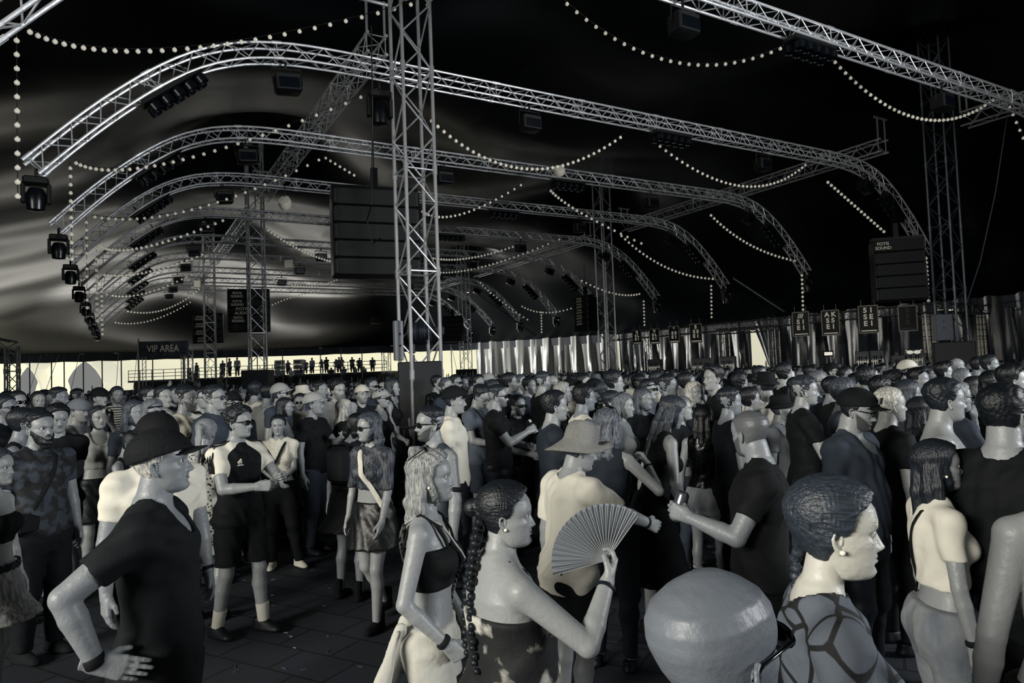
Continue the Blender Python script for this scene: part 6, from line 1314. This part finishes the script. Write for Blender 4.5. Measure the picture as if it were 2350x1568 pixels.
ON = [(451, 833, 0), (511, 828, 0), (527, 823, 0), (544, 819, 0), (508, 846, 1), (636, 828, 0), (661, 829, 0), (700, 828, 0), (716, 822, 0), (738, 832, 1), (749, 820, 0), (771, 826, 1), (778, 820, 0), (784, 820, 1), (808, 820, 0), (825, 825, 0), (855, 833, 0), (640, 848, 1), (668, 846, 0), (690, 842, 1), (760, 845, 0), (790, 842, 0), (815, 842, 1), (835, 842, 0), (448, 850, 0), (436, 842, 1)]
for i, (x, y, f) in enumerate(ON):
    low = y > 839; d = 71+(i % 3)*.7-(3.8 if low else 0); q = at(x, y, d); z0_ = 1.64 if low else PZ; h = min(2.0, max(1.5, q.z-z0_)); sx = 'f' if f else 'm'; P = proto(sx, ['down', 'bent', 'clasp', 'down'][i % 4], 0, 1.08 if not f else .97)
    r = thing('person', 'silhouetted %s on the far platform, %s from its left end' % ('man' if sx == 'm' else 'woman', ORDN[sorted(q_[0] for q_ in ON).index(x)]), 'person', (q.x, q.y, z0_), math.radians(-90+(i*37) % 70-35), 'onlookers on the far platform'); r.scale = (1.15, 1.15, h/P['B'].ht)
    put('body', P['body'], r, skin(120)); put('shirt', list(P['tops'].values())[0], r, cm([20, 60, 90, 120, 30][i % 5])); put('trousers', list(P['bots'].values())[0], r, cm(20)); put('hair', acc_mesh('hair:'+('long' if f else 'short'), P['B']), r, hairm(24), P['B'].Hmat)
SIL_ = [(265, 868, 24, 0), (306, 872, 22, 1), (175, 872, 19, 0), (205, 873, 26, 0), (232, 872, 27, 1), (283, 870, 26, 0), (300, 866, 40, 0), (325, 870, 34, 1), (350, 868, 36, 0), (375, 867, 40, 0), (150, 874, 30, 1), (60, 876, 24, 0)]
for i, (x, y, d, f) in enumerate(SIL_):
    sx = 'f' if f else 'm'; q = at(x, y, d); P = proto(sx, 'down', 0, 1.08 if not f else .97); h = 1.78 if sx == 'm' else 1.66
    r = thing('person', 'dark %s against the bright opening, %s of twelve from the left' % ('man' if sx == 'm' else 'woman', ORDN[sorted(q_[0] for q_ in SIL_).index(x)]), 'person', (q.x, q.y, 0), math.radians(-60+i*23), 'people against the bright opening'); r.scale = (1.05, 1.05, h/P['B'].ht)
    put('body', P['body'], r, skin(120)); put('shirt', list(P['tops'].values())[0], r, cm([14, 30, 60, 'stripes'][i % 4])); put('trousers', list(P['bots'].values())[0], r, cm(20)); put('hair', acc_mesh('hair:'+('long' if f else 'short'), P['B']), r, hairm(24), P['B'].Hmat)
# equipment racks and light board on the platform
for x, y, w, h, lab in ((642, 836, .55, .6, 'pale stacked equipment crates on the platform, left stack'), (686, 836, .6, .75, 'pale stacked equipment crates on the platform, taller right stack')):
    q = at(x, y, 70); t = thing('equipment_stack', lab, 'crates', (q.x, q.y, PZ), an)
    for k in range(3): b = MB(); b.box((0, 0, .25+k*.52), (w*1.6, .6, .48), bev=.03); b.build('crate', mat('pale_crate', 150, .6), t); b = MB(); b.box((0, -.31, .25+k*.52), (w, .02, .2)); b.build('crate_front', BLK, t)
# litter on the paving
R4 = random.Random(4)
LIT = [mat('litter_paper', 120, .8), mat('litter_grey', 70, .8)]
for i in range(34):
    x, y = R4.uniform(520, 960), R4.uniform(1270, 1560); p = at_z(x, y, .004); b = MB(); w, l = R4.uniform(.005, .012), R4.uniform(.012, .05); b.box((0, 0, .003), (l, w, .005), rz=R4.uniform(0, 3)); tag(b.build('litter_scrap', LIT[i % 2], loc=(p.x, p.y, 0)), 'tiny pale scrap of litter on the dark paving', 'litter', 'litter scraps on the open floor')
